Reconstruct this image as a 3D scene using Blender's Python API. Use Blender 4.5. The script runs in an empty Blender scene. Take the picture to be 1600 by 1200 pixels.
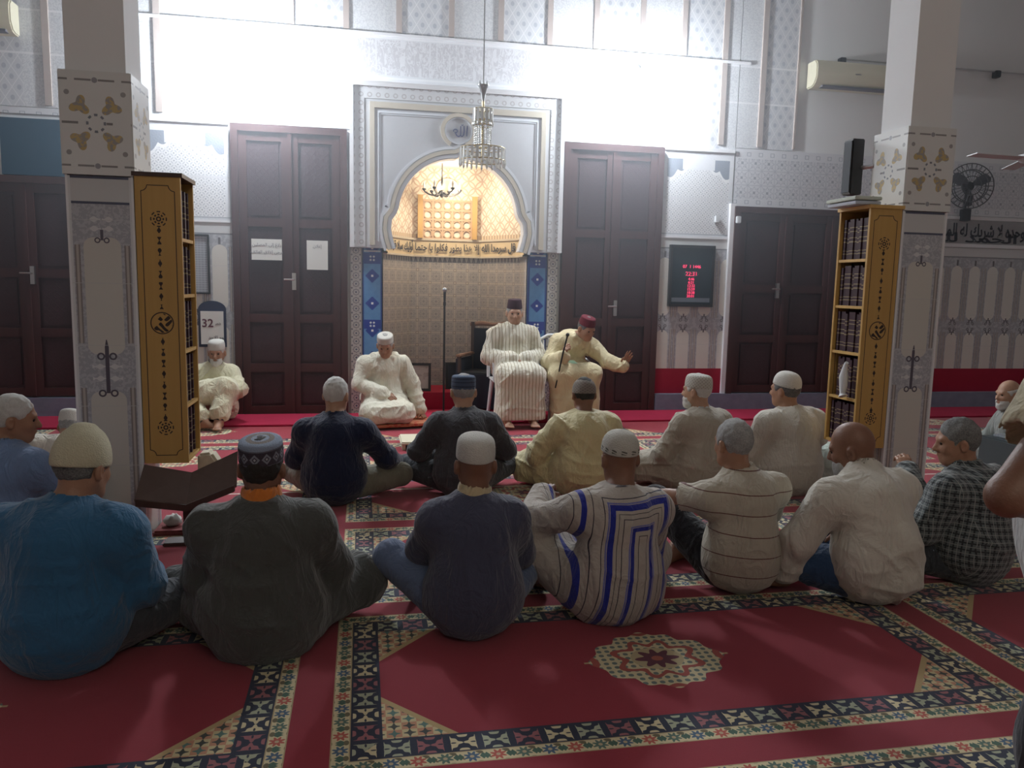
import bpy, bmesh, math, random
import numpy as np
from mathutils import Vector, Matrix, Euler
random.seed(7); RNG=np.random.RandomState(7)
PI=math.pi
scn=bpy.context.scene; COL=scn.collection
# ---------------------------------------------------------------- camera
H=1.45
def cam_setup():
    f,yaw,pitch,roll=1218.2,0.19166,0.12491,0.02076
    cy,sy=math.cos(yaw),math.sin(yaw)
    fw=Vector((sy*math.cos(pitch),cy*math.cos(pitch),-math.sin(pitch)))
    r=Vector((cy,-sy,0)); u=r.cross(fw); c,s=math.cos(roll),math.sin(roll)
    R=c*r+s*u; U=-s*r+c*u
    cd=bpy.data.cameras.new('camera'); co=bpy.data.objects.new('camera',cd); COL.objects.link(co)
    m=Matrix((R,U,-fw)).transposed().to_4x4(); m.translation=Vector((0,0,H)); co.matrix_world=m
    cd.sensor_width=36; cd.lens=36*f/1600; cd.clip_start=.05; cd.clip_end=200
    scn.camera=co
cam_setup()
# ---------------------------------------------------------------- world, exposure
scn.view_settings.view_transform='Standard'; scn.view_settings.look='None'
scn.view_settings.gamma=1; scn.view_settings.use_curve_mapping=False
scn.view_settings.exposure=0.0
w=bpy.data.worlds.new('world'); scn.world=w; w.use_nodes=True
w.node_tree.nodes['Background'].inputs[0].default_value=(.75,.78,.85,1)
w.node_tree.nodes['Background'].inputs[1].default_value=.02
scn.cycles.max_bounces=6; scn.cycles.diffuse_bounces=3; scn.cycles.glossy_bounces=3; scn.cycles.transmission_bounces=4
scn.cycles.caustics_reflective=False; scn.cycles.caustics_refractive=False
scn.cycles.sample_clamp_indirect=4
def light(name,kind,loc,power,col=(1,1,1),size=.1,aim=None,**k):
    l=bpy.data.lights.new(name,kind); l.energy=power; l.color=col
    if kind=='AREA':
        l.shape='RECTANGLE'; l.size=size; l.size_y=k.get('sy',size)
    elif kind in('POINT','SPOT'): l.shadow_soft_size=size
    if kind=='SPOT': l.spot_size=k.get('ang',2.4); l.spot_blend=1
    if kind=='AREA' and 'spread' in k: l.spread=k['spread']
    o=bpy.data.objects.new(name,l); COL.objects.link(o); o.location=loc
    if aim is not None:
        o.rotation_euler=(Vector(aim)-Vector(loc)).to_track_quat('-Z','Y').to_euler()
    return o
LAMPS=[(-1.12,3.62),(2.93,3.66)]; LAMP_L=520
for lx,lz in LAMPS:
    light('lamp_beam','SPOT',(lx,8.12,lz-.05),240,(.86,.93,1.0),.35,aim=(lx*.5+.6,5.2,0),ang=2.3)
light('niche_bulb','POINT',(1.04,9.25,2.50),26,(1,.84,.62),.05)
light('rear_fill','AREA',(1.4,-2.5,4.6),66,(1,.92,.76),2.5,aim=(1.6,4,0),sy=2.5)  # added unseen fill behind the camera, lifts the backs of the near rows
# ---------------------------------------------------------------- shader expression builder
class E:
    __slots__=('b','s')
    def __init__(s,b,sock): s.b=b; s.s=sock
    def _m(s,op,*a): return s.b.m(op,s,*a)
    def __add__(s,o): return s._m('ADD',o)
    __radd__=__add__
    def __sub__(s,o): return s._m('SUBTRACT',o)
    def __rsub__(s,o): return s.b.m('SUBTRACT',o,s)
    def __mul__(s,o): return s._m('MULTIPLY',o)
    __rmul__=__mul__
    def __truediv__(s,o): return s._m('DIVIDE',o)
    def __rtruediv__(s,o): return s.b.m('DIVIDE',o,s)
    def __neg__(s): return s*-1
    def __lt__(s,o): return s._m('LESS_THAN',o)
    def __gt__(s,o): return s._m('GREATER_THAN',o)
    def __and__(s,o): return s*o
    def __or__(s,o): return s._m('MAXIMUM',o)
    def __mod__(s,o): return s._m('FLOORED_MODULO',o)
    def __pow__(s,o): return s._m('POWER',o)
    def abs(s): return s._m('ABSOLUTE')
    def floor(s): return s._m('FLOOR')
    def fract(s): return s._m('FRACT')
    def sin(s): return s._m('SINE')
    def cos(s): return s._m('COSINE')
    def sqrt(s): return s._m('SQRT')
    def min(s,o): return s._m('MINIMUM',o)
    def max(s,o): return s._m('MAXIMUM',o)
    def atan2(s,o): return s._m('ARCTAN2',o)
    def inv(s): return 1-s
    def between(s,a,b): return (s>a)&(s<b)
    def cell(s,p,off=0): # centred cell coord, in units of s
        return ((s-off)/p+.5).fract()*p-p/2
    def idx(s,p,off=0): return ((s-off)/p+.5).floor()
class B:
    def __init__(s,name,rough=.6,metal=0,**kw):
        s.mat=bpy.data.materials.new(name); s.mat.use_nodes=True; s.nt=s.mat.node_tree
        s.p=s.nt.nodes['Principled BSDF']; s.p.inputs['Roughness'].default_value=rough; s.p.inputs['Metallic'].default_value=metal
        for k,v in kw.items(): s.p.inputs[k.replace('_',' ')].default_value=v
        tc=s.nt.nodes.new('ShaderNodeTexCoord'); s.co=tc.outputs['Object']
        sp=s.nt.nodes.new('ShaderNodeSeparateXYZ'); s.nt.links.new(s.co,sp.inputs[0])
        s.x,s.y,s.z=[E(s,o) for o in sp.outputs]
        s.tc=tc; s._n=None
    def m(s,op,*a):
        n=s.nt.nodes.new('ShaderNodeMath'); n.operation=op
        for i,v in enumerate(a):
            if isinstance(v,E): s.nt.links.new(v.s,n.inputs[i])
            else: n.inputs[i].default_value=float(v)
        return E(s,n.outputs[0])
    def side(s): # 1 where the surface faces sideways
        sp=s.nt.nodes.new('ShaderNodeSeparateXYZ'); s.nt.links.new(s.tc.outputs['Normal'],sp.inputs[0]); return E(s,sp.outputs[0]).abs()>.72
    def mix(s,f,a,b):
        n=s.nt.nodes.new('ShaderNodeMix'); n.data_type='RGBA'
        for idx,v in ((0,f),(6,a),(7,b)):
            if isinstance(v,E): s.nt.links.new(v.s,n.inputs[idx])
            elif idx==0: n.inputs[0].default_value=v
            else: n.inputs[idx].default_value=(*v,1)
        return E(s,n.outputs[2])
    def noise(s,scale,detail=2,vec=None,stretch=None,rough=.5,dist=0):
        n=s.nt.nodes.new('ShaderNodeTexNoise'); n.inputs['Scale'].default_value=scale; n.inputs['Detail'].default_value=detail
        n.inputs['Roughness'].default_value=rough; n.inputs['Distortion'].default_value=dist
        v=vec or s.co
        if stretch:
            mp=s.nt.nodes.new('ShaderNodeMapping'); mp.inputs['Scale'].default_value=stretch; s.nt.links.new(v,mp.inputs[0]); v=mp.outputs[0]
        s.nt.links.new(v,n.inputs['Vector']); return E(s,n.outputs['Fac'])
    def vor(s,scale,feature='F1',stretch=None):
        n=s.nt.nodes.new('ShaderNodeTexVoronoi'); n.inputs['Scale'].default_value=scale; n.feature=feature
        v=s.co
        if stretch:
            mp=s.nt.nodes.new('ShaderNodeMapping'); mp.inputs['Scale'].default_value=stretch; s.nt.links.new(v,mp.inputs[0]); v=mp.outputs[0]
        s.nt.links.new(v,n.inputs['Vector']); return E(s,n.outputs['Distance'])
    def color(s,c):
        if isinstance(c,E): s.nt.links.new(c.s,s.p.inputs['Base Color'])
        else: s.p.inputs['Base Color'].default_value=(*c,1)
        return s
    def bump(s,h,dist=.01,strength=1.0):
        n=s.nt.nodes.new('ShaderNodeBump'); n.inputs['Distance'].default_value=dist; n.inputs['Strength'].default_value=strength
        s.nt.links.new(h.s,n.inputs['Height']); s.nt.links.new(n.outputs[0],s.p.inputs['Normal']); return s
    def emit(s,c,st):
        if isinstance(c,E): s.nt.links.new(c.s,s.p.inputs['Emission Color'])
        else: s.p.inputs['Emission Color'].default_value=(*c,1)
        s.p.inputs['Emission Strength'].default_value=st; return s
def plain(name,col,rough=.6,metal=0,n=0,ns=40,**kw):
    b=B(name,rough,metal,**kw)
    if n:
        q=b.noise(ns,3); c2=tuple(max(0,v*(1-n)) for v in col)
        b.color(b.mix(q,c2,tuple(min(1,v*(1+n*.5)) for v in col)))
    else: b.color(col)
    return b.mat
# ---------------------------------------------------------------- mesh helpers
class MB:
    def __init__(s): s.v=[]; s.f=[]
    def add(s,vs,fs):
        o=len(s.v); s.v+= [tuple(p) for p in vs]; s.f+=[tuple(i+o for i in f) for f in fs]; return s
    def box(s,x0,x1,y0,y1,z0,z1,M=None,bev=0):
        vs=[(x,y,z) for x in(x0,x1) for y in(y0,y1) for z in(z0,z1)]
        fs=[(0,1,3,2),(4,6,7,5),(0,4,5,1),(2,3,7,6),(0,2,6,4),(1,5,7,3)]
        if M is not None: vs=[tuple(M@Vector(p)) for p in vs]
        return s.add(vs,fs)
    def tube(s,pts,r,n=8,caps=True,closed=False):
        pts=[Vector(p) for p in pts]; k=len(pts); rs=r if isinstance(r,(list,tuple)) else [r]*k
        vs=[];up=None
        for i,p in enumerate(pts):
            if closed: t=pts[(i+1)%k]-pts[(i-1)%k]
            else: t=pts[min(i+1,k-1)]-pts[max(i-1,0)]
            t.normalize()
            if up is None: up=Vector((0,0,1)) if abs(t.z)<.9 else Vector((1,0,0))
            a=t.cross(up).normalized(); b=a.cross(t).normalized(); up=b
            for j in range(n):
                q=2*PI*j/n; vs.append(p+rs[i]*(a*math.cos(q)+b*math.sin(q)))
        fs=[]
        for i in range(k if closed else k-1):
            i2=(i+1)%k
            for j in range(n): fs.append((i*n+j,i*n+(j+1)%n,i2*n+(j+1)%n,i2*n+j))
        if caps and not closed: fs+= [tuple(range(n))[::-1],tuple((k-1)*n+j for j in range(n))]
        return s.add(vs,fs)
    def lathe(s,prof,n=24,c=(0,0,0),M=None,cap=True,sy=1):
        vs=[];k=len(prof)
        for r,z in prof:
            for j in range(n):
                q=2*PI*j/n; p=Vector((c[0]+r*math.cos(q),c[1]+r*sy*math.sin(q),c[2]+z))
                vs.append(M@p if M is not None else p)
        fs=[(i*n+j,i*n+(j+1)%n,(i+1)*n+(j+1)%n,(i+1)*n+j) for i in range(k-1) for j in range(n)]
        if cap: fs+=[tuple(range(n))[::-1],tuple((k-1)*n+j for j in range(n))]
        return s.add(vs,fs)
    def prism(s,poly,y0,y1,axis='y'):
        # poly in (x,z) extruded along y
        n=len(poly); vs=[(x,y0,z) for x,z in poly]+[(x,y1,z) for x,z in poly]
        if axis=='z': vs=[(x,y,z) for (x,z,y) in vs]
        if axis=='h': vs=[(y,x,z) for (x,y,z) in vs]
        if axis=='x': vs=[(y,x,z) for (x,y,z) in vs]
        fs=[tuple(range(n)),tuple(range(2*n-1,n-1,-1))]+[(i,i+n,(i+1)%n+n,(i+1)%n) for i in range(n)]
        return s.add(vs,fs)
    def sphere(s,c,r,n=16,m=10,M=None):
        r=(r,r,r) if not isinstance(r,(tuple,list)) else r
        vs=[];fs=[]
        for i in range(m+1):
            th=PI*i/m
            for j in range(n):
                q=2*PI*j/n; p=Vector((r[0]*math.sin(th)*math.cos(q),r[1]*math.sin(th)*math.sin(q),r[2]*math.cos(th)))
                if M is not None: p=M@p
                vs.append(p+Vector(c))
        for i in range(m):
            for j in range(n): fs.append((i*n+j,(i+1)*n+j,(i+1)*n+(j+1)%n,i*n+(j+1)%n))
        return s.add(vs,fs)
    def build(s,name,mat,parent=None,smooth=False,bevel=0,loc=None,rot=None):
        me=bpy.data.meshes.new(name); me.from_pydata([tuple(p) for p in s.v],[],s.f)
        bm=bmesh.new(); bm.from_mesh(me); bmesh.ops.remove_doubles(bm,verts=bm.verts,dist=1e-6)
        bmesh.ops.recalc_face_normals(bm,faces=bm.faces)
        if bevel: bmesh.ops.bevel(bm,geom=list(bm.edges),offset=bevel,segments=2,affect='EDGES',clamp_overlap=True)
        bm.to_mesh(me); bm.free()
        if smooth:
            me.shade_smooth()
            if smooth!='full': me.set_sharp_from_angle(angle=.7)
        return link(name,me,mat,parent,loc,rot)
def link(name,me,mat,parent=None,loc=None,rot=None):
    o=bpy.data.objects.new(name,me); COL.objects.link(o)
    if mat is not None:
        me.materials.clear(); me.materials.append(mat)
    if parent is not None: o.parent=parent
    if loc is not None: o.location=loc
    if rot is not None: o.rotation_euler=rot
    return o
def tag(o,label=None,cat=None,group=None,kind=None):
    if label: o['label']=label
    if cat: o['category']=cat
    if group: o['group']=group
    if kind: o['kind']=kind
    return o
def struct(o): o['kind']='structure'; return o
def empty(name,loc,label,cat,rz=0,group=None,rot=None):
    o=bpy.data.objects.new(name,None); COL.objects.link(o); o.location=loc; o.rotation_euler=rot or (0,0,rz)
    o.empty_display_size=.1
    return tag(o,label,cat,group)
def copy_tree(o,parent=None):
    c=o.copy(); COL.objects.link(c); c.parent=parent
    for ch in list(o.children): copy_tree(ch,c)
    return c
def curve_mesh(loops,ext,res=0):
    # flat filled 2D curve (x,z) with holes, extruded +-ext along y
    cu=bpy.data.curves.new('c','CURVE'); cu.dimensions='2D'; cu.fill_mode='BOTH'; cu.extrude=ext
    for lp in loops:
        sp=cu.splines.new('POLY'); sp.points.add(len(lp)-1)
        for p,(x,z) in zip(sp.points,lp): p.co=(x,z,0,1)
        sp.use_cyclic_u=True
    o=bpy.data.objects.new('c',cu); COL.objects.link(o)
    dg=bpy.context.evaluated_depsgraph_get(); me=bpy.data.meshes.new_from_object(o.evaluated_get(dg))
    bpy.data.objects.remove(o)
    me.transform(Matrix.Rotation(PI/2,4,'X')); return me
# ---- arabic shaping to presentation forms
AR={}
for ch,b,n in [('ا',0xFE8D,2),('ب',0xFE8F,4),('ة',0xFE93,2),('ت',0xFE95,4),('ث',0xFE99,4),('ج',0xFE9D,4),('ح',0xFEA1,4),('خ',0xFEA5,4),('د',0xFEA9,2),('ذ',0xFEAB,2),('ر',0xFEAD,2),('ز',0xFEAF,2),('س',0xFEB1,4),('ش',0xFEB5,4),('ص',0xFEB9,4),('ض',0xFEBD,4),('ط',0xFEC1,4),('ظ',0xFEC5,4),('ع',0xFEC9,4),('غ',0xFECD,4),('ف',0xFED1,4),('ق',0xFED5,4),('ك',0xFED9,4),('ل',0xFEDD,4),('م',0xFEE1,4),('ن',0xFEE5,4),('ه',0xFEE9,4),('و',0xFEED,2),('ى',0xFEEF,2),('ي',0xFEF1,4),('أ',0xFE83,2),('إ',0xFE87,2)]:
    AR[ch]=(b,n)
def shape(t):
    out=[];i=0
    t=t.replace('لا','\uE001').replace('لأ','\uE001').replace('لإ','\uE001')
    A=dict(AR); A['\uE001']=(0xFEFB,2)
    for i,c in enumerate(t):
        if c not in A: out.append(c); continue
        b,n=A[c]
        pj=i>0 and t[i-1] in A and A[t[i-1]][1]==4
        nj=n==4 and i+1<len(t) and t[i+1] in A
        k= 3 if(pj and nj) else 1 if pj else 2 if nj else 0
        out.append(chr(b+k))
    return ''.join(reversed(out))
def text_mesh(txt,size,ext=.002,arabic=False,align='CENTER',width=None,space=1.0,shear=0,offset=0):
    cu=bpy.data.curves.new('t','FONT'); cu.body=shape(txt) if arabic else txt
    cu.size=size; cu.extrude=ext; cu.align_x=align; cu.align_y='CENTER'; cu.space_character=space; cu.shear=shear; cu.resolution_u=3; cu.offset=offset
    o=bpy.data.objects.new('t',cu); COL.objects.link(o)
    dg=bpy.context.evaluated_depsgraph_get(); me=bpy.data.meshes.new_from_object(o.evaluated_get(dg))
    bpy.data.objects.remove(o)
    if width and len(me.vertices):
        xs=[v.co.x for v in me.vertices]; k=width/(max(xs)-min(xs)); me.transform(Matrix.Diagonal((k,1,1,1)))
    me.transform(Matrix.Rotation(PI/2,4,'X')); return me
# ---------------------------------------------------------------- materials of the hall
CX=1.05; W=8.8
def carpet():
    b=B('patterned_prayer_carpet',.95)
    b.p.inputs['Sheen Weight'].default_value=.2
    PX,PY,OX,OY=2.63,1.256,-.17,2.135
    u=b.x.cell(PX,OX); v=b.y.cell(PY,OY); dx=u.abs(); dy=v.abs()
    vert=dx<dy
    d=dx.min(dy); along=b.mixv(vert,b.x,b.y) if False else (b.y*vert+b.x*(1-vert))
    ax=b.x.cell(PX,OX+PX/2).abs(); ay=b.y.cell(PY,OY+PY/2).abs()
    red=(.31,.010,.030); red2=(.26,.008,.024); beige=(.70,.60,.36); navy=(.012,.018,.045); green=(.06,.13,.09); pink=(.35,.12,.13); rose=(.50,.10,.07); blue=(.06,.12,.2)
    # floral band
    bw=.099; a=along.cell(.083); ai=along.idx(.083); w_=d-bw
    r=((a*a)+(w_*w_)).sqrt(); th=w_.atan2(a)
    fl=(r+.006*((th*8).cos()))<.021; heart=r<.007
    k3=(ai/3).fract()
    leafs=((a.abs()-.036).abs()+w_.abs()*.7)<.012
    c=b.mix(leafs,beige,green)
    c=b.mix(fl,c,b.mix(k3>.6,b.mix(k3>.3,rose,blue),rose)); c=b.mix(fl&(k3<.2),c,(.10,.17,.13)); c=b.mix(heart,c,(.55,.42,.25))
    dotz=(((along*75).sin()*(d*120).sin())>.55); c=b.mix(dotz&(r>.026),c,(.16,.13,.07))
    edge=(d-.068).min(.13-d)<.004; c=b.mix(edge,c,(.45,.34,.18))
    # dark segmented band
    a2=along.cell(.105); i2=along.idx(.105); w2=(d-.178).abs()
    sep=a2.abs()>.041
    fil=((a2.abs()*170).sin()*(w2*150+.6).cos()+(a2.abs()*90-w2*110).sin()*.7)>.12
    k4=(i2/3).fract()
    inkc=b.mix(k4>.5,b.mix(k4>.2,beige,(.42,.44,.30)),pink)
    cd=b.mix(fil,navy,inkc); cd=b.mix(sep,cd,navy)
    cd=b.mix((d<.136)|(d>.222),cd,navy)
    # corner triangle
    g1=b.x.cell(.05); g2=b.y.cell(.042); gi=(b.x.idx(.05)+b.y.idx(.042))
    star=((g1.abs()*g2.abs())<.00005)&((g1.abs()+g2.abs())<.021)
    k2=(gi/2).fract()
    ct=b.mix(k2>.25,(.64,.54,.30),(.56,.27,.16)); ct=b.mix(star,ct,b.mix(((gi/3).fract())>.5,(.05,.06,.05),(.10,.2,.17)))
    # octagon
    s=(1.085-ax).min(.405-ay).min((.3315-.275*ax-.255*ay)/.375)
    tooth=((along*0+b.x*1.0+b.y*.0)/.03).fract(); t2=(b.y/.03).fract()
    tt=b.mixf(ax>.98,tooth,t2)
    s2=s-((tt-.5).abs()*.028-.014).max(0)
    ct=b.mix(s>-.022,ct,(.50,.36,.17)); ct=b.mix(s>-.026,ct,ct)
    n=b.noise(3,2)
    field=b.mix(n,red2,red)
    # medallion
    mr=((ax*ax)*.72+(ay*ay)*1.05).sqrt(); mth=b.y.cell(PY,OY+PY/2).atan2(b.x.cell(PX,OX+PX/2))
    edge_m=.215+.012*(mth*12).cos()+.012*(mth*4).cos()
    inm=mr<edge_m
    star8=mr<(.062+.016*(mth*8).cos())
    dots=(((ax*95).sin()*(ay*95).sin()).abs()>.55)
    rings=((mr*60+(mth*8).cos()*1.2).sin()>.72)
    cm=b.mix(dots,(.66,.57,.34),(.14,.18,.16)); cm=b.mix(rings,cm,(.38,.07,.05)); cm=b.mix(mr<.09,cm,(.5,.4,.22)); cm=b.mix(star8,cm,(.12,.02,.04)); cm=b.mix(mr<.02,cm,(.4,.1,.06))
    tip=(ay<.006)&(ax<.30); field=b.mix(tip,field,(.5,.38,.2))
    field=b.mix(inm,field,cm)
    col=b.mix(s2>0,ct,field)
    inner=d>.232
    out=b.mix(d>.13,c,cd); out=b.mix(inner,out,col)
    stripe=d<.068
    out=b.mix(stripe,out,b.mix(n,red2,red))
    # the other band crossing a stripe: stripes run both ways through corners already (d=min)
    out=b.mix((b.y-5.46).abs()<.012,out,(.62,.55,.48))
    b.color(out); b.bump(b.noise(420,1),.002,.5)
    return b.mat
B.mixf=lambda s,f,a,c: a*(1-f)+c*f
B.mixv=B.mixf
M={}
M['carpet']=carpet()
M['crimson']=plain('crimson_runner_pile',(.36,.008,.045),.95,n=.2,ns=8)
M['plaster']=plain('white_plaster',(.80,.80,.80),.85,n=.04,ns=3)
M['ceil']=plain('ceiling_plaster',(.80,.80,.80),.9)
M['redcloth']=plain('dark_red_wall_felt',(.34,.008,.035),.95,n=.15,ns=10)
M['marble']=plain('grey_blue_stone',(.21,.25,.33),.5,n=.3,ns=12)
def wood(name,c1,c2,rough=.45,sc=(1,1,.08),s=22):
    b=B(name,rough); n=b.noise(s,4,stretch=sc,dist=.6); b.color(b.mix(n,c1,c2)); b.bump(n,.002,.3); return b.mat
M['door']=wood('dark_mahogany',(.040,.013,.015),(.075,.026,.024),.5)
def doorpanel():
    b=B('carved_door_panel',.5)
    g=b.x.cell(.07); h=b.z.cell(.07); q=((g.abs()+h.abs())-.035).abs()
    l=(q<.006)|(g.abs()<.003)
    n=b.noise(60,2); b.color(b.mix(n,(.030,.013,.018),(.055,.024,.028))); b.bump(l*1.0+b.noise(90,2)*.4,.004,.8); return b.mat
M['dpanel']=doorpanel()
M['yellowwood']=wood('honey_pine',(.55,.33,.10),(.68,.44,.16),.45,(3,3,.15),9)
M['darkwood']=wood('dark_walnut',(.045,.025,.02),(.085,.05,.04),.4)
M['black']=plain('black_plastic',(.012,.012,.014),.45)
M['metal']=plain('steel',(.55,.55,.55),.3,1)
M['brass']=plain('aged_brass',(.45,.35,.16),.35,1)
M['ink']=plain('black_ink',(.02,.02,.03),.7)
M['inkblue']=plain('navy_ink',(.02,.03,.15),.6)
M['paper']=plain('paper',(.78,.78,.74),.8)
M['cream']=plain('cream_plastic',(.72,.68,.52),.4)
M['whiteplastic']=plain('white_plastic',(.72,.74,.76),.35)
def tile_dado():
    b=B('printed_dado_tile',.35)
    P=.262; u=b.x.cell(P,.1); au=u.abs(); z=b.z
    def stad(z0,z1,hw):
        r=hw; zc=(z-(z0+z1)/2).abs()-((z1-z0)/2-r)
        return ((au*au+zc.max(0)*zc.max(0)).sqrt())<r
    grey=(.42,.43,.46); cream=(.74,.72,.66)
    n=b.noise(26,2)>.53
    c=b.mix(n,grey,(.52,.53,.55))
    cols=au.between(.095,.122); c=b.mix(cols&(z<1.80)&(z.between(.98,1.12).inv()),c,(.30,.27,.26)); c=b.mix(au.between(.104,.113)&(z<1.80)&(z.between(.98,1.12).inv()),c,(.62,.60,.56))
    c=b.mix(stad(1.14,1.82,.078)|stad(.3,.97,.078),c,cream)
    zz=(z-1.055).abs(); orn=((au-.022).abs()<.008)&(zz.between(.05,.085)); orn=orn|((au<.009)&(zz<.11)&(zz>.07))
    scroll=(((au-.035)*(au-.035)+(zz-.035)*(zz-.035)).sqrt()).between(.010,.018)
    c=b.mix(orn|scroll,c,(.13,.12,.13))
    zt=(z-1.86).abs(); c=b.mix((au<.012)&(zt<.035),c,(.15,.14,.15))
    c=b.mix(z>1.93,c,(.66,.66,.66)); c=b.mix(z.between(1.925,1.94),c,(.25,.25,.27))
    gr=(b.z.cell(.4)).abs()<.0015; c=b.mix(gr,c,(.6,.6,.6))
    b.color(c); return b.mat
M['dado']=tile_dado()
def tile_pillar(axis):
    b=B('printed_pillar_tile',.35)
    u=b.x if axis=='x' else b.y
    au=u.abs(); z=b.z
    def stad(z0,z1,hw,r):
        zc=((z-(z0+z1)/2).abs()-((z1-z0)/2-r)).max(0); xc=(au-(hw-r)).max(0)
        return ((xc*xc+zc*zc).sqrt())<r
    n=b.noise(70,2)>.52
    c=b.mix(n,(.40,.41,.45),(.50,.51,.54))
    colz=(z.between(.86,1.10)|(z>1.62)).inv()
    c=b.mix(au.between(.108,.136)&colz,c,(.26,.23,.23)); c=b.mix(au.between(.116,.128)&colz,c,(.50,.46,.42))
    c=b.mix(stad(1.04,1.66,.092,.05)|stad(-.3,.84,.09,.05),c,(.62,.60,.55))
    def orn(zc,sc,flip=1):
        zz=(z-zc)*flip
        o=(au<.010*sc)&(zz.between(-.10*sc,.19*sc))&(au<((.2*sc-zz)*.2))
        for (cx,cz,r) in ((.030,.10,.020),(.030,-.10,.020)):
            rr=((au-cx*sc)*(au-cx*sc)+(zz-cz*sc)*(zz-cz*sc)).sqrt(); o=o|rr.between(r*.55*sc,r*sc)
        l=((au-.04*sc).abs()<.035*sc)&(((zz-.045*sc).abs()+((au*130).sin()*.006))<.009)
        l2=((au-.04*sc).abs()<.035*sc)&(((zz+.02*sc).abs()+((au*130).sin()*.006))<.009)
        return o,l|l2
    o,l=orn(.93,1.0); c=b.mix(l,c,(.66,.66,.66)); c=b.mix(o,c,(.10,.09,.12))
    o,l=orn(1.72,.75,1); c=b.mix(l,c,(.66,.66,.66)); c=b.mix(o&(z<1.70),c,(.12,.11,.14))
    c=b.mix(z>1.84,c,(.60,.60,.60)); c=b.mix(z.between(1.832,1.845)|(z>1.962),c,(.10,.11,.16))
    c=b.mix((au>.142),c,(.68,.69,.70))
    gr=(z.cell(.33,.1)).abs()<.0013; c=b.mix(gr,c,(.55,.55,.55))
    b.color(c); return b.mat
M['ptile']=tile_pillar('x'); M['ptiley']=tile_pillar('y')
def tile_capital(axis):
    b=B('gilt_flower_tile',.35); u=b.x if axis=='x' else b.y; z=b.z-2.24; au=u.abs(); az=z.abs()
    c=(.72,.72,.70)
    rr=((au-.075)*(au-.075)+(az-.085)*(az-.085)).sqrt(); th=(az-.085).atan2(au-.075)
    pet=rr<(.040+.014*(th*3+1.0).cos())
    c=b.mix(pet,c,b.mix(b.noise(40,2)>.5,(.55,.42,.20),(.36,.34,.32)))
    r=(au*au+az*az).sqrt(); ring=r.between(.036,.048)&(((z.atan2(u))*8).cos()>0); c=b.mix(ring,c,(.22,.24,.28))
    c=b.mix((az<.006)&((u*38).sin()>.1)&(au>.05),c,(.25,.24,.24))
    c=b.mix((((az-.215).abs())<.005)&((u*28).sin().abs()>.45),c,(.28,.27,.27))
    r2=((au-.135)*(au-.135)+(az-.15)*(az-.15)).sqrt(); c=b.mix(r2<.013,c,(.35,.34,.34))
    r3=(u*u+(az-.215)*(az-.215)).sqrt(); c=b.mix(r3<.014,c,(.33,.33,.36))
    b.color(c); return b.mat
M['cap']=tile_capital('x'); M['capy']=tile_capital('y')
def lattice(name,x0,x1):
    b=B(name,.6); xc=(x0+x1)/2; x=b.x-xc; z=b.z
    P=.075; g=x.cell(P); h=z.cell(P); r=(g*g+h*h).sqrt()
    g2=x.cell(P,P/2); h2=z.cell(P,P/2); r2=(g2*g2+h2*h2).sqrt()
    line=((r-.040).abs()<.0055)|((r2-.040).abs()<.0055)
    c=b.mix(line,(.60,.61,.64),(.80,.80,.81))
    c=b.mix((r<.008)|(r2<.008),c,(.42,.43,.46))
    # lobed arch head
    ax=x.abs(); head=2.95-ax*.42-((ax*24).sin().abs())*.05-(ax*ax)*.3
    out=z>head; c=b.mix(((z-head).abs()<.018),c,(.82,.82,.83)); c=b.mix(out&(z>head+.02),c,(.27,.30,.36)); 
    mid=(z>2.96)|(ax>(x1-x0)/2-.05)|((ax<.20)&(z>2.84)); c=b.mix(mid,c,(.74,.75,.78))
    c=b.mix((z.between(2.50,2.525)),c,(.70,.70,.72)); c=b.mix(z<2.11,c,(.66,.67,.70)); c=b.mix((z-2.10).abs()<.005,c,(.4,.42,.46))
    b.color(c); b.bump(line*1.0,.004,.6); return b.mat
def frieze_geo():
    b=B('geometric_frieze',.6); x=b.x;z=b.z
    P=.17; g=x.cell(P); h=(z-2.78).cell(P); r=(g*g+h*h).sqrt(); th=h.atan2(g)
    st=(r-(.055+.012*(th*8).cos())).abs()<.004
    li=((g.abs()-h.abs()).abs()<.003); ed=(g.abs()>.081)|(h.abs()>.081)
    c=b.mix(st|li,(.66,.66,.69),(.40,.41,.46)); c=b.mix(ed,c,(.50,.51,.55)); c=b.mix(r<.016,c,(.34,.36,.4))
    bord=(z>3.0)|(z<2.54); gg=x.cell(.15); c=b.mix(bord,c,(.70,.70,.73)); hz=((z-3.05).abs()).min((z-2.50).abs())
    c=b.mix(bord&((((gg.abs()-.022).abs()<.004)&(hz<.022))|(((hz-.02).abs()<.003)&(gg.abs()<.024))),c,(.38,.40,.45))
    b.color(c); return b.mat
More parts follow.
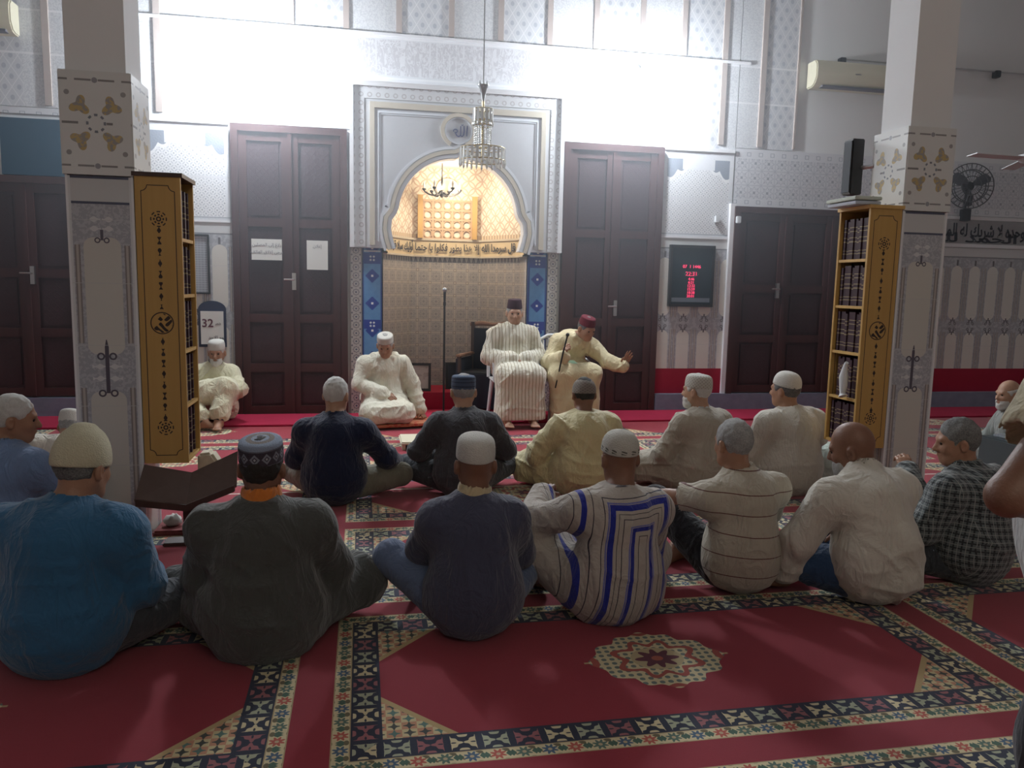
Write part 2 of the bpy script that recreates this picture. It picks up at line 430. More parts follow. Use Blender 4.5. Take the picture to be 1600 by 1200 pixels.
def upper_plaster():
    b=B('carved_upper_plaster',.7); x=b.x; z=b.z
    g=x.cell(.13); h=z.cell(.20); g2=x.cell(.13,.065); h2=z.cell(.20,.10)
    dia=((g.abs()/.065+h.abs()/.10)-1).abs()<.07
    dot=((g*g*1.5+h*h).sqrt()<.025)|((g2*g2*1.5+h2*h2).sqrt()<.025)
    a=b.mix(dia,(.62,.63,.66),(.76,.76,.78)); a=b.mix(dot,a,(.46,.48,.53))
    n=((b.noise(34,3)-.5).abs()<.04); pl=b.mix(n,(.70,.71,.73),(.58,.59,.62))
    q=(((x-.43)/1.06).fract())<.5
    c=b.mix(q,pl,a)
    # script frieze
    sc=((b.noise(22,3,stretch=(1,1,.5),dist=1.5)-.5).abs()<.045)|(((x*60+(x*7).sin()*5).sin()>.80)&(b.noise(9,1)>.48))
    f=b.mix(sc,(.60,.59,.62),(.74,.74,.77))
    c=b.mix(z<4.08,c,b.mix(z.between(3.66,4.02),(.70,.71,.74),f))
    side=(x-CX).abs()>2.95
    c=b.mix(side&(z<4.08),c,b.mix(q,pl,a))
    c=b.mix(z.between(4.03,4.05)|z.between(3.62,3.64),c,(.80,.80,.82))
    b.color(c); return b.mat
M['upper']=upper_plaster(); M['fgeo']=frieze_geo()
M['brownbar']=plain('dusty_brown_paint',(.44,.37,.34),.8)
def strip_tile():
    b=B('dotted_strip_tile',.35); x=b.x; z=b.z; g=x; h=z.cell(.09); r=(g*g+h*h).sqrt(); th=h.atan2(g)
    c=b.mix(((r-.030-.004*(th*8).cos()).abs()<.004),(.62,.60,.58),(.22,.21,.24)); c=b.mix(r<.010,c,(.10,.12,.2)); h2=z.cell(.09,.045); c=b.mix(((g.abs()-.045).abs()+h2.abs())<.012,c,(.18,.18,.22)); c=b.mix(g.abs()>.055,c,(.45,.43,.43)); b.color(c); return b.mat
M['strip']=strip_tile()
def blue_col():
    b=B('blue_column_tile',.3); x=b.x; z=b.z; ax=x.abs()
    c=b.mix(b.noise(18,2),(.08,.22,.46),(.13,.30,.55))
    h=z.cell(.40,1.42); h=h.abs()
    ay=(z.cell(.30,1.53)).abs()
    dd=ax+ay; steps=((ax/.012).floor()+(ay/.012).floor())
    onz=z.between(1.38,1.70)|z.between(.98,1.28)|z.between(.4,.9)
    c=b.mix((steps<5.5),c,(.02,.05,.30)); c=b.mix((ax.max(ay))<.012,c,(.8,.82,.85))
    band=z.between(1.66,1.78)|(z.between(.95,1.05))|z.between(.4,.48)
    zc=b.mixf(z>1.3,z-1.0,z-1.72); q=((ax-.018).abs()+(zc.abs()-.018).abs())<.014
    c=b.mix(band,c,(.015,.04,.28)); c=b.mix(band&q,c,(.75,.78,.8)); c=b.mix(z.between(1.79,1.805),c,(.7,.73,.78)); c=b.mix(ax>.09,c,(.02,.05,.22))
    b.color(c); return b.mat
M['bluecol']=blue_col()
def niche_tile():
    b=B('niche_star_tile',.4); uv=b.nt.nodes.new('ShaderNodeUVMap'); sp=b.nt.nodes.new('ShaderNodeSeparateXYZ'); b.nt.links.new(uv.outputs[0],sp.inputs[0])
    x=E(b,sp.outputs[0]); z=E(b,sp.outputs[1]); P=.155
    g=x.cell(P); h=z.cell(P); r=(g*g+h*h).sqrt(); th=h.atan2(g)
    c=b.mix(b.noise(8,2),(.40,.37,.355),(.47,.435,.415))
    c=b.mix((r-(.045+.010*(th*8).cos())).abs()<.0035,c,(.24,.24,.27)); c=b.mix(r<.012,c,(.12,.13,.17))
    c=b.mix((g.abs()<.0025)|(h.abs()<.0025),c,(.38,.35,.33)); c=b.mix((g.abs()>.073)|(h.abs()>.073),c,(.60,.54,.46))
    gg=x.cell(P,P/2); hh=z.cell(P,P/2); r2=(gg*gg+hh*hh).sqrt(); c=b.mix((r2<.020)&(r2>.013),c,(.28,.24,.22))
    ed=z.between(1.72,1.80); tri=(x.cell(.06).abs()<(1.80-z)*.38); c=b.mix(ed,c,(.52,.5,.47)); c=b.mix(ed&tri,c,(.20,.20,.22))
    b.color(c); return b.mat
M['niche']=niche_tile()
def niche_lattice():
    b=B('niche_petal_plaster',.6); uv=b.nt.nodes.new('ShaderNodeUVMap'); sp=b.nt.nodes.new('ShaderNodeSeparateXYZ'); b.nt.links.new(uv.outputs[0],sp.inputs[0])
    x=E(b,sp.outputs[0]); z=E(b,sp.outputs[1])
    def circ(px,pz,ox,oz,R):
        g=x.cell(px,ox); h=z.cell(pz,oz); return ((g*g+h*h).sqrt()-R).abs()<.008
    P=.17
    l=circ(P,P,0,0,.083)|circ(P,P,P/2,P/2,.083)
    g=x.cell(P,0); h=z.cell(P,0)
    c=b.mix(l,(.86,.80,.70),(.60,.47,.38))
    c=b.mix(z.between(1.99,2.06),c,b.mix(x.cell(.05).abs()<.01,(.70,.58,.44),(.4,.3,.22)))
    b.color(c); return b.mat
M['nlat']=niche_lattice()
M['niceceil']=plain('niche_vault_plaster',(.82,.74,.60),.8)
M['nband']=plain('niche_cream_band',(.76,.62,.40),.6,n=.05,ns=5)
M['panelbg']=plain('mihrab_panel_stucco',(.60,.61,.64),.75,n=.10,ns=60)
M['beigetrim']=plain('beige_painted_trim',(.62,.56,.46),.7)
M['lighttrim']=plain('pale_blue_trim',(.72,.75,.80),.7)
M['whitetrim']=plain('white_trim',(.80,.80,.82),.6)
# ---------------------------------------------------------------- the hall
ZT=5.6
struct(MB().box(-6,10.5,-4,W,-.1,0).build('floor',M['carpet']))
struct(MB().box(-6,10.5,-4,W+1.4,ZT,ZT+.1).build('ceiling',M['ceil']))
struct(MB().box(-6.1,-6,-4,W,0,ZT).build('wall_left',M['plaster']))
struct(MB().box(10.5,10.6,-4,W,0,ZT).build('wall_right',M['plaster']))
struct(MB().box(-6,10.5,-4.1,-4,0,ZT).build('wall_front',M['plaster']))
# back wall round the niche opening (x .22..1.86, z 0..2.95)
wb=MB()
wb.box(-6,.22,W,W+.25,0,ZT); wb.box(1.86,10.5,W,W+.25,0,ZT); wb.box(.22,1.86,W,W+.25,2.95,ZT)
struct(wb.build('wall_back',M['plaster']))
T=[0]
def trim(mb,mat,**k):
    T[0]+=1; return struct(mb.build('trim_%d'%T[0],mat,**k))
# carved upper plaster and frieze
trim(MB().box(-2.35,4.32,W-.012,W,3.08,ZT),M['upper'])
trim(MB().box(4.33,5.06,W-.010,W,3.12,ZT),M['upper'])
trim(MB().box(-4.0,-2.36,W-.010,W,3.12,ZT),M['upper'])
for sx in (4.33,):
    trim(MB().box(4.33,10.4,W-.015,W,2.45,3.11),M['fgeo'])
    trim(MB().box(-5.9,-2.22,W-.015,W,2.45+.6,3.11),M['fgeo'])
for bx,zb in [(-.71,4.1),(-.15,4.1),(.40,4.1),(.96,4.1),(1.50,4.1),(2.05,4.1),(2.58,4.1),(3.12,4.1),(3.62,4.1)]:
    trim(MB().box(bx-.03,bx+.03,W-.03,W-.012,zb,ZT),M['brownbar'])
for bx in (4.13,4.62,-2.02,-3.05): trim(MB().box(bx-.032,bx+.032,W-.03,W-.010,3.14,ZT),M['brownbar'])
trim(MB().box(5.05,5.075,W-.03,W,3.14,ZT),M['brownbar'])
trim(MB().box(-2.40,4.45,W-.035,W-.01,4.055,4.085),M['whitetrim'])
# lattice wall panels between the doors
trim(MB().box(3.44,4.31,W-.02,W,2.07,3.05),lattice('lattice_panel_right',3.44,4.31))
trim(MB().box(-2.22,-1.35,W-.02,W,2.07,3.05),lattice('lattice_panel_left',-2.22,-1.35))
for a,c in ((3.44,4.31),(-2.22,-1.35)): trim(MB().box(a,c,W-.04,W,3.05,3.09).box(a,c,W-.035,W,2.05,2.075),M['whitetrim'])
# tiled dado, felt and stone step
for a,c in ((3.43,4.31),(-2.22,-1.34),(6.95,10.45),(-6,-3.9)):
    trim(MB().box(a,c,W-.025,W,.51,2.05),M['dado'])
    trim(MB().box(a,c,W-.03,W,.20,.51),M['redcloth'])
trim(MB().box(3.43,10.45,W-.10,W,0,.21),M['marble'])
trim(MB().box(-6,-1.34,W-.10,W,0,.21),M['marble'])
# text frieze right of the far door
trim(MB().box(6.95,10.45,W-.03,W,2.10,2.40),plain('grey_script_ground',(.36,.36,.37),.6,n=.15,ns=30))
trim(MB().box(6.95,10.45,W-.035,W,2.40,2.44).box(6.95,10.45,W-.035,W,2.055,2.10),M['whitetrim'])
def place_text(me,name,mat,loc,parent=None,rz=0):
    return link(name,me,mat,parent,loc,(0,0,rz))
t=text_mesh('لا إله إلا الله محمد رسول الله وحده لا شريك له الملك',.22,.002,True,width=3.0,offset=.004); struct(place_text(t,'trim_40',M['ink'],(8.55,W-.034,2.26)))
t=text_mesh('سبحان الله الحمد لله',.16,.002,True,width=2.8,offset=.003); struct(place_text(t,'trim_41',M['ink'],(8.45,W-.034,2.17)))
# ---- niche
NP=[(.232,W),(.232,W+.38),(.60,W+.98),(1.48,W+.98),(1.848,W+.38),(1.848,W)]
def niche_wall(z0,z1,name,mat,off=0,th=.03):
    vs=[];fs=[];uvs=[];s=0
    me=bpy.data.meshes.new(name)
    pts=NP; L=[0]
    for i in range(1,len(pts)): L.append(L[-1]+math.dist(pts[i],pts[i-1]))
    cx,cy=1.04,W+.3
    def inn(p,o): 
        dx,dy=cx-p[0],cy-p[1]; l=math.hypot(dx,dy); return (p[0]+dx/l*o,p[1]+dy/l*o)
    for i,p in enumerate(pts):
        q=inn(p,off) if 0<i<5 else (p[0]+(off if i==0 else -off),p[1]); vs+=[(q[0],q[1],z0),(q[0],q[1],z1)]
    for i in range(len(pts)-1): fs.append((2*i,2*i+1,2*i+3,2*i+2))
    n=len(vs)
    for i,p in enumerate(pts):
        q=inn(p,-th) if 0<i<5 else (p[0]-(th if i==0 else -th),p[1]); vs+=[(q[0],q[1],z0),(q[0],q[1],z1)]
    for i in range(len(pts)-1):
        a,b_=2*i,2*i+2; fs+=[(n+a,n+b_,n+b_+1,n+a+1),(a,b_,n+b_,n+a),(a+1,n+a+1,n+b_+1,b_+1)]
    me.from_pydata(vs,[],fs); uv=me.uv_layers.new()
    for poly in me.polygons:
        for li in poly.loop_indices:
            vi=me.loops[li].vertex_index; k=(vi%n)//2; uv.data[li].uv=(L[k],me.vertices[vi].co.z)
    return me
struct(link('wall_niche',niche_wall(0,1.80,'wall_niche',None),M['niche']))
struct(link('trim_50',niche_wall(1.80,1.99,'t',None,.035),M['nband']))
struct(link('trim_51',niche_wall(1.99,2.86,'t',None),M['nlat']))
struct(link('trim_52',niche_wall(1.985,2.01,'t',None,.055),M['beigetrim']))
struct(link('trim_53',niche_wall(1.785,1.805,'t',None,.05),M['beigetrim']))
cm=MB().prism([(x,y) for x,y in NP],2.86,2.90,axis='z'); struct(cm.build('ceiling_niche',M['niceceil']))
struct(MB().prism([(x,y) for x,y in NP],-.1,0.0,axis='z').build('floor_niche',M['redcloth']))
# back lattice window with round lights between two posts
nl=empty('lattice_window',(1.04,W+.965,2.01),'cream pierced lattice window with rows of round lights inside the niche','window')
lat=MB(); ww,hh=.60,.46
for i in range(6): xx=-ww/2+ww*i/5; lat.box(xx-.012,xx+.012,-.02,0,0,hh)
for j in range(5): zz=hh*j/4; lat.box(-ww/2,ww/2,-.022,-.002,zz-.012,zz+.012)
for i in range(5):
    for j in range(4):
        cx,cz=-ww/2+ww*(i+.5)/5,hh*(j+.5)/4
        ring=[(cx+.047*math.cos(2*PI*q/16),-.012,cz+.045*math.sin(2*PI*q/16)) for q in range(16)]
        lat.tube(ring,.010,6,closed=True)
lat.build('lattice',plain('tan_lattice',(.58,.40,.26),.6),nl)
pg=B('bright_plaster_backing',.7); MB().box(-ww/2,ww/2,-.001,.006,0,hh).build('backing',plain('pale_cream_backing',(.86,.80,.70),.7),nl)  # plain pale cream sheet behind the lattice
for sx in(-1,1): MB().box(sx*(ww/2+.035)-.03,sx*(ww/2+.035)+.03,-.06,.0,-.0,.52).build('post',M['yellowwood'],nl)
MB().prism([(-.12,.55)]+[(.14*math.cos(a),.60+.13*math.sin(a)) for a in np.linspace(PI,0,13)]+[(.12,.55)],-.02,0).build('oculus',plain('pale_oculus',(.84,.78,.66),.7),nl)
# lettering on the band, following the three back walls
def band_text(txt,p0,p1,z,size,width):
    p0=Vector((*p0,0));p1=Vector((*p1,0)); mid=(p0+p1)/2; d=(p1-p0).normalized(); nrm=Vector((d.y,-d.x,0))
    me=text_mesh(txt,size,.002,True,width=width,offset=.002)
    o=link('trim_6%d'%len([k for k in bpy.data.objects if k.name.startswith('trim_6')]),me,M['ink'],None,(mid.x+nrm.x*.04,mid.y+nrm.y*.04,z),(0,0,math.atan2(d.y,d.x))); struct(o)
band_text('إلا هذا بطور فكلوا يا حتما',(.61,W+.965),(1.47,W+.965),1.90,.12,.80)
band_text('قل سرمدا الله',(1.48,W+.95),(1.84,W+.39),1.90,.13,.60)
band_text('أوليك سلا قبلتنا',(.24,W+.39),(.60,W+.95),1.90,.13,.60)
# mihrab panel with horseshoe arch
def arch_pts(cx,zs,r,notch,lobe,zb):
    L=[]
    # right side upward from the bottom, over the apex, down the left
    pts=[(lobe-.02,zb),(lobe+.01,zb+.10),(lobe+.03,zb+.20),(lobe+.02,zb+.30),(lobe-.03,zb+.37),(notch+.01,zb+.385)]
    for a in np.linspace(8,88,16):
        a=math.radians(a); pts.append((notch*math.cos(a)**.92,zs+r*math.sin(a)**1.0))
    pts.append((0,zs+r+.02))
    R=[(cx+x,z) for x,z in pts]; Lf=[(cx-x,z) for x,z in pts[:-1]][::-1]
    return R+Lf
ARC=arch_pts(1.045,2.17,.64,.655,.70,1.835)
PX0,PX1,PZ0,PZ1=-.12,2.21,1.83,3.55
me=curve_mesh([[(PX0,PZ0-.001),(PX1,PZ0-.001),(PX1,PZ1),(PX0,PZ1)]],.05)
outer=[(PX0,PZ0),(ARC[-1][0],PZ0)]+ARC[::-1][0:]+[(ARC[0][0],PZ0),(PX1,PZ0),(PX1,PZ1),(PX0,PZ1)]
bpy.data.meshes.remove(me)
me=curve_mesh([outer],.08)
struct(link('trim_70',me,M['panelbg'],None,(0,W-.06,0)))
def ribbon(pts,w,y0,y1,closed=False):
    # flat strip of width w following a 2D path (x,z)
    n=len(pts); P=[Vector(p) for p in pts]; off=[]
    for i in range(n):
        a=P[(i-1)%n] if closed or i>0 else P[i]; c=P[(i+1)%n] if closed or i<n-1 else P[i]
        t=(c-a); t.normalize(); nn=Vector((-t.y,t.x))
        if 0<i<n-1 or closed:
            t1=(P[i]-a).normalized(); t2=(c-P[i]).normalized(); k=max(.5,math.sqrt(max(.01,(1+t1.dot(t2))/2))); nn=nn/k
        off.append(nn*w/2)
    mb=MB(); vs=[];
    for i in range(n):
        for q,y in ((P[i]+off[i],y0),(P[i]-off[i],y0),(P[i]-off[i],y1),(P[i]+off[i],y1)): vs.append((q.x,y,q.y))
    fs=[]
    for i in range(n if closed else n-1):
        j=(i+1)%n
        for k in range(4): fs.append((4*i+k,4*i+(k+1)%4,4*j+(k+1)%4,4*j+k))
    if not closed: fs+=[(0,1,2,3),(4*n-1,4*n-2,4*n-3,4*n-4)]
    return mb.add(vs,fs)
Y1=W-.14
def offset_arc(d):
    n=len(ARC);out=[]
    for i,p in enumerate(ARC):
        a=Vector(ARC[max(0,i-1)]);c=Vector(ARC[min(n-1,i+1)]); t=(c-a).normalized(); out.append((p[0]+t.y*d,p[1]-t.x*d))
    return out
trim(ribbon(offset_arc(.025),.035,Y1-.012,Y1),M['lighttrim'])
trim(ribbon(offset_arc(.068),.040,Y1-.020,Y1),M['beigetrim'])
trim(ribbon(offset_arc(.115),.030,Y1-.010,Y1),M['lighttrim'])
def rect(x0,x1,z0,z1): return [(x0,z0),(x0,z1),(x1,z1),(x1,z0)]
trim(ribbon(rect(.115,1.975,1.86,3.32),.055,Y1-.016,Y1),M['beigetrim'])
trim(ribbon(rect(.18,1.91,1.90,3.25),.018,Y1-.010,Y1),M['lighttrim'])
trim(ribbon(rect(.20,1.89,1.90,3.23),.010,Y1-.006,Y1),M['lighttrim'])
trim(ribbon(rect(PX0+.02,PX1-.02,PZ0,PZ1-.02),.045,Y1-.030,Y1),M['whitetrim'])
def mini_band():
    b=B('stepped_border_stucco',.7); g=b.x.cell(.09); h=b.z.cell(.09); r=((g*g+h*h).sqrt())
    b.color(b.mix((r-.02).abs()<.006,(.68,.69,.71),(.50,.48,.49))); return b.mat
trim(ribbon(rect(-.02,2.11,1.84,3.45),.12,Y1-.006,Y1),mini_band())
ring=[(1.035+.175*math.cos(a),3.10+.165*math.sin(a)) for a in np.linspace(-PI/2+.5,3*PI/2-.5,28)]
trim(ribbon(ring,.040,Y1-.020,Y1-.001),M['beigetrim'])
ring=[(1.035+.145*math.cos(a),3.10+.137*math.sin(a)) for a in np.linspace(0,2*PI,28,endpoint=False)]
trim(ribbon(ring,.012,Y1-.012,Y1,True),M['lighttrim'])
al=MB()
def stroke(pts,w): 
    global al
    r=ribbon(pts,w,Y1-.010,Y1-.004); al.add(r.v,r.f)
ox,oz=1.045,3.10
# the name written in strokes: alif, lam, lam, ha
stroke([(ox+.085,oz+.060),(ox+.082,oz+.02),(ox+.078,oz-.052)],.010)
stroke([(ox+.048,oz+.055),(ox+.050,oz+.0),(ox+.045,oz-.040),(ox+.030,oz-.056),(ox+.012,oz-.050)],.010)
stroke([(ox+.012,oz+.050),(ox+.013,oz-.005),(ox+.010,oz-.045),(ox-.008,oz-.060),(ox-.030,oz-.050),(ox-.045,oz-.025)],.010)
stroke([(ox-.045+.022*math.cos(a),oz-.002+.018*math.sin(a)) for a in np.linspace(-2.0,3.6,12)],.009)
stroke([(ox+.018,oz+.066),(ox+.030,oz+.058),(ox+.040,oz+.070)],.006)
trim(al,M['inkblue'])
# strips and blue columns beside the niche
for x0,x1 in ((-.12,.0),(2.09,2.21)): trim(MB().box(-(x1-x0)/2,(x1-x0)/2,-.03,0,0,1.83),M['strip'],loc=((x0+x1)/2,W,0))
for x0,x1 in ((.01,.22),(1.86,2.08)): trim(MB().box(-(x1-x0)/2,(x1-x0)/2,-.04,0,0,1.83),M['bluecol'],loc=((x0+x1)/2,W,0))
# ---- doors
DN=[0]
def door(x0,x1,z0,z1,nleaf,rails,handle=None):
    DN[0]+=1
    r=empty('door_%d'%DN[0],((x0+x1)/2,W,z0),None,None); struct(r)
    w_=x1-x0; h=z1-z0; f=MB()
    f.box(-w_/2,-w_/2+.07,-.09,0,0,h).box(w_/2-.07,w_/2,-.09,0,0,h).box(-w_/2+.07,w_/2-.07,-.09,0,h-.07,h); f.build('door_frame',M['door'],r)
    lw=(w_-.14)/nleaf
    for i in range(nleaf):
        a=-w_/2+.07+lw*i; e=a+lw; lf=MB(); st=.085
        lf.box(a+.003,a+st,-.065,-.01,.01,h-.07).box(e-st,e-.003,-.065,-.01,.01,h-.07)
        zs=[.01]+[q*h for q in rails]+[h-.16]
        for q in zs: lf.box(a+st,e-st,-.06,-.012,q,q+.09)
        o=lf.build('door_leaf',M['door'],r)
        pp=MB()
        for q0,q1 in zip(zs[:-1],zs[1:]):
            pp.box(a+st,e-st,-.035,-.02,q0+.09,q1)
            pp.box(a+st+.03,e-st-.03,-.045,-.035,q0+.12,q1-.03)
        pp.build('carved_panel',M['dpanel'],o)
        if i>0: MB().box(a-.02,a+.02,-.085,-.06,.01,h-.08).build('meeting_strip',M['door'],r)
    if handle:
        hb=MB(); 
        hx,hz=handle; hb.box(hx-.02,hx+.02,-.10,-.065,hz-.09,hz+.09).tube([(hx,-.10,hz+.02),(hx,-.14,hz+.02),(hx-.10,-.14,hz+.02)],.010)
        hb.build('door_handle',M['metal'],r)
    return r
door(-1.33,-.15,0,3.06,2,(.155,.33,.66),(0.03,1.45))
door(2.24,3.42,0,3.06,2,(.155,.33,.66),(0.06,1.22))
door(4.33,6.93,.21,2.44,4,(.28,.55),(-.70,1.25))
door(-3.88,-2.24,.21,2.44,3,(.28,.55),(-.2,1.25))
trim(MB().box(-3.50,-2.40,W-.05,W,2.45,3.0),plain('dark_teal_transom',(.020,.075,.13),.5))
struct(MB().box(4.28,4.345,W-.07,W,.21,2.47).build('trim_80',M['whitetrim']))
# ---- pillars
def pillar(n,x0,x1):
    xc=(x0+x1)/2; hw=(x1-x0)/2; y0,y1=4.5,4.85; yc=(y0+y1)/2; hy=(y1-y0)/2
    r=empty('trim_%d'%n,(xc,yc,0),None,None); struct(r)
    MB().box(-hw+.03,hw-.03,-hy+.03,hy-.03,0,ZT).build('shaft',M['plaster'],r)
    MB().box(-hw+.018,hw-.018,-hy+.012,-hy+.03,0,1.975).box(-hw+.018,hw-.018,hy-.03,hy-.012,0,1.975).build('tile_cladding',M['ptile'],r)
    MB().box(-hw+.012,-hw+.03,-hy+.018,hy-.018,0,1.975).box(hw-.03,hw-.012,-hy+.018,hy-.018,0,1.975).build('tile_cladding',M['ptiley'],r)
    MB().box(-hw+.006,hw-.006,-hy,-hy+.03,1.98,2.50).box(-hw+.006,hw-.006,hy-.03,hy,1.98,2.50).build('capital_tile',M['cap'],r)
    MB().box(-hw,-hw+.03,-hy+.006,hy-.006,1.98,2.50).box(hw-.03,hw,-hy+.006,hy-.006,1.98,2.50).build('capital_tile',M['capy'],r)
    e=MB()
    for sx in(-1,1):
        for sy in(-1,1): e.box(sx*(hw-.016)-.006,sx*(hw-.016)+.006,sy*(hy-.016)-.006,sy*(hy-.016)+.006,0,1.98)
    e.build('edge_trim',M['whitetrim'],r)
pillar(81,-1.52,-1.17); pillar(82,3.38,3.725)
# ---- runner along the wall
tag(MB().box(-5.8,10.3,8.02,8.70,.0,.020).build('carpet_runner',M['crimson'],bevel=.006),'plain crimson carpet runner laid along the foot of the back wall','carpet')
struct(MB().box(.1,2.7,-3.8,-1.2,4.62,4.70).build('trim_95',M['whitetrim']))  # invented housing above the added rear fill, out of view
# ---------------------------------------------------------------- furniture and fittings
glow=B('lamp_glow'); glow.color((1,1,1)).emit((.86,.93,1.0),LAMP_L); M['glow']=glow.mat
def flood(lx,lz,label):
    r=empty('wall_lamp',(lx,W-.01,lz),label,'lamp',group=None)
    MB().box(-.05,.05,-.03,0,.10,.22).tube([(0,-.03,.16),(0,-.38,.20),(0,-.45,.14)],.012).build('bracket',M['metal'],r)
    MB().lathe([(.02,.10),(.035,.12),(.035,.16),(.015,.18)],12,(0,-.45,0)).build('socket',M['metal'],r)
    MB().lathe([(.004,-.13),(.06,-.115),(.085,-.06),(.09,0),(.07,.06),(.035,.11)],20,(0,-.45,0)).build('lit_bulb',M['glow'],r,smooth=True)
flood(LAMPS[0][0],LAMPS[0][1],'blazing white lamp on the back wall above the double door with papers')
flood(LAMPS[1][0],LAMPS[1][1],'blazing white lamp on the back wall above the double door behind the preacher')
# ---- crystal chandelier
cr=B('cut_crystal',.12,0,IOR=1.6); cr.color((.97,.97,.92)); cr.p.inputs['Transmission Weight'].default_value=.22; M['crystal']=cr.mat
def chandelier():
    r=empty('chandelier',(1.05,7.0,2.48),'tall tiered crystal chandelier hanging before the arch','chandelier')
    MB().tube([(0,0,.72),(0,0,ZT-2.48)],.005,6).build('chain',M['metal'],r)
    MB().lathe([(.008,.56),(.02,.62),(.035,.68),(.050,.70),(.05,.705),(.008,.71)],16).build('canopy',M['metal'],r,smooth=True)
    f=MB(); 
    for R,z in((.20,.165),(.20,.06),(.085,.50),(.085,.40),(.075,.36),(.075,.19)): f.tube([(R*math.cos(a),R*math.sin(a),z) for a in np.linspace(0,2*PI,32,endpoint=False)],.005,6,closed=True)
    for k in range(6):
        a=k*PI/3; f.tube([(.02*math.cos(a),.02*math.sin(a),.17),(.20*math.cos(a),.20*math.sin(a),.165)],.004,6)
        f.tube([(.02*math.cos(a),.02*math.sin(a),.42),(.085*math.cos(a),.085*math.sin(a),.40)],.004,6)
    f.tube([(0,0,.05),(0,0,.58)],.010,8); f.build('frame',M['brass'],r)
    def gem(mb,x,y,z,w,h):
        mb.lathe([(.0005,-h),(w,-h*.35),(w*.8,h*.3),(.0005,h*.5)],6,(x,y,z),cap=False)
    a_=MB()
    for k in range(26):
        a=2*PI*k/26; x,y=.20*math.cos(a),.20*math.sin(a)
        a_.box(-.012,.012,-.003,.003,.068,.165,Matrix.Translation((x,y,0))@Matrix.Rotation(a+PI/2,4,'Z'))
        gem(a_,x,y,.045+.01*(k%2),.012,.045)
    a_.build('lower_prisms',M['crystal'],r)
    b_=MB()
    for k in range(20):
        a=2*PI*k/20; x,y=.072*math.cos(a),.072*math.sin(a)
        for j in range(9): gem(b_,x,y,.20+.019*j,.007,.011)
    b_.build('bead_strings',M['crystal'],r)
    c_=MB()
    for k in range(14):
        a=2*PI*k/14; x,y=.088*math.cos(a),.088*math.sin(a)
        c_.box(-.011,.011,-.003,.003,.39,.50,Matrix.Translation((x,y,0))@Matrix.Rotation(a+PI/2,4,'Z')); gem(c_,x,y,.375,.010,.025)
    c_.build('upper_prisms',M['crystal'],r)
    for k in range(3):
        a=2*PI*k/3+.4; MB().lathe([(.006,.0),(.011,.02),(.009,.05),(.002,.07)],8,(.035*math.cos(a),.035*math.sin(a),.62+.06)).build('bulb',M['whiteplastic'],r,smooth=True)
chandelier()
def niche_chand():
    r=empty('niche_chandelier',(.93,W+.55,2.52),'small black iron chandelier hanging inside the niche','chandelier')
    MB().tube([(0,0,.08),(0,0,.34)],.006,6).lathe([(.004,.08),(.013,.11),(.012,.14),(.004,.20)],10).build('stem',M['black'],r)
    f=MB(); f.lathe([(.004,-.06),(.02,-.045),(.04,-.02),(.035,.02),(.01,.03)],14)
    f.build('hub',M['black'],r,smooth=True)
    for k in range(6):
        a=2*PI*k/6; c,s=math.cos(a),math.sin(a)
        m=MB(); m.tube([(.03*c,.03*s,0),(.09*c,.09*s,-.035),(.15*c,.15*s,-.025),(.20*c,.20*s,.005),(.21*c,.21*s,.02)],.010,6); m.lathe([(.008,.0),(.022,.015),(.024,.03)],8,(.21*c,.21*s,.012)); m.build('arm',M['black'],r)
        MB().lathe([(.008,0),(.008,.02),(.013,.04),(.009,.07),(.001,.085)],8,(.21*c,.21*s,.04)).build('bulb',M['whiteplastic'],r,smooth=True)
niche_chand()
# ---- bookcases on the pillars
def bookpanel(x0,x1,z0,z1,name):
    b=B(name,.42); n=b.noise(9,4,stretch=(3,3,.15)); u=b.x; z=b.z; au=u.abs(); hw=(x1-x0)/2; L=z1-z0
    c=b.mix(n,(.46,.27,.075),(.58,.36,.12))
    zz=(z-L/2).abs(); nx=(au-(hw-.03)); nz=zz-(L/2-.045)
    fr=((nx.max(nz)).abs()<.0022)
    cr_=((au-(hw-.03))*(au-(hw-.03))+(zz-(L/2-.045))*(zz-(L/2-.045))).sqrt(); corner=cr_<.030; arc=(cr_-.030).abs()<.0022
    line=b.mixf(corner,fr*1.0,0.0)|(arc&(nx<0)&(nz<0))
    def ros(zc,R,k):
        rr=(u*u+(z-zc)*(z-zc)).sqrt(); th=(z-zc).atan2(u)
        return ((rr.between(R*.45,R))&((th*k).cos()>-.3)&((rr-R*.75).abs()>.004))|(rr.between(R*.15,R*.32))
    o=ros(L-.22,.042,8)|ros(.20,.042,8)
    rm=(u*u+(z-L/2)*(z-L/2)).sqrt()
    cal=((u*90+(z*60).sin()*2).sin()*((z*110)+(u*70).sin()*2).sin())
    o=o|((rm<.060)&(rm>.054))|((rm<.052)&(cal>.15))
    ch=(au<(.006+.004*(z*180).sin()))&z.between(.24,L-.26)&(rm>.075)&(((z*105).sin())>-.5)
    o=o|ch|line
    b.color(b.mix(o,c,(.035,.022,.02))); return b.mat
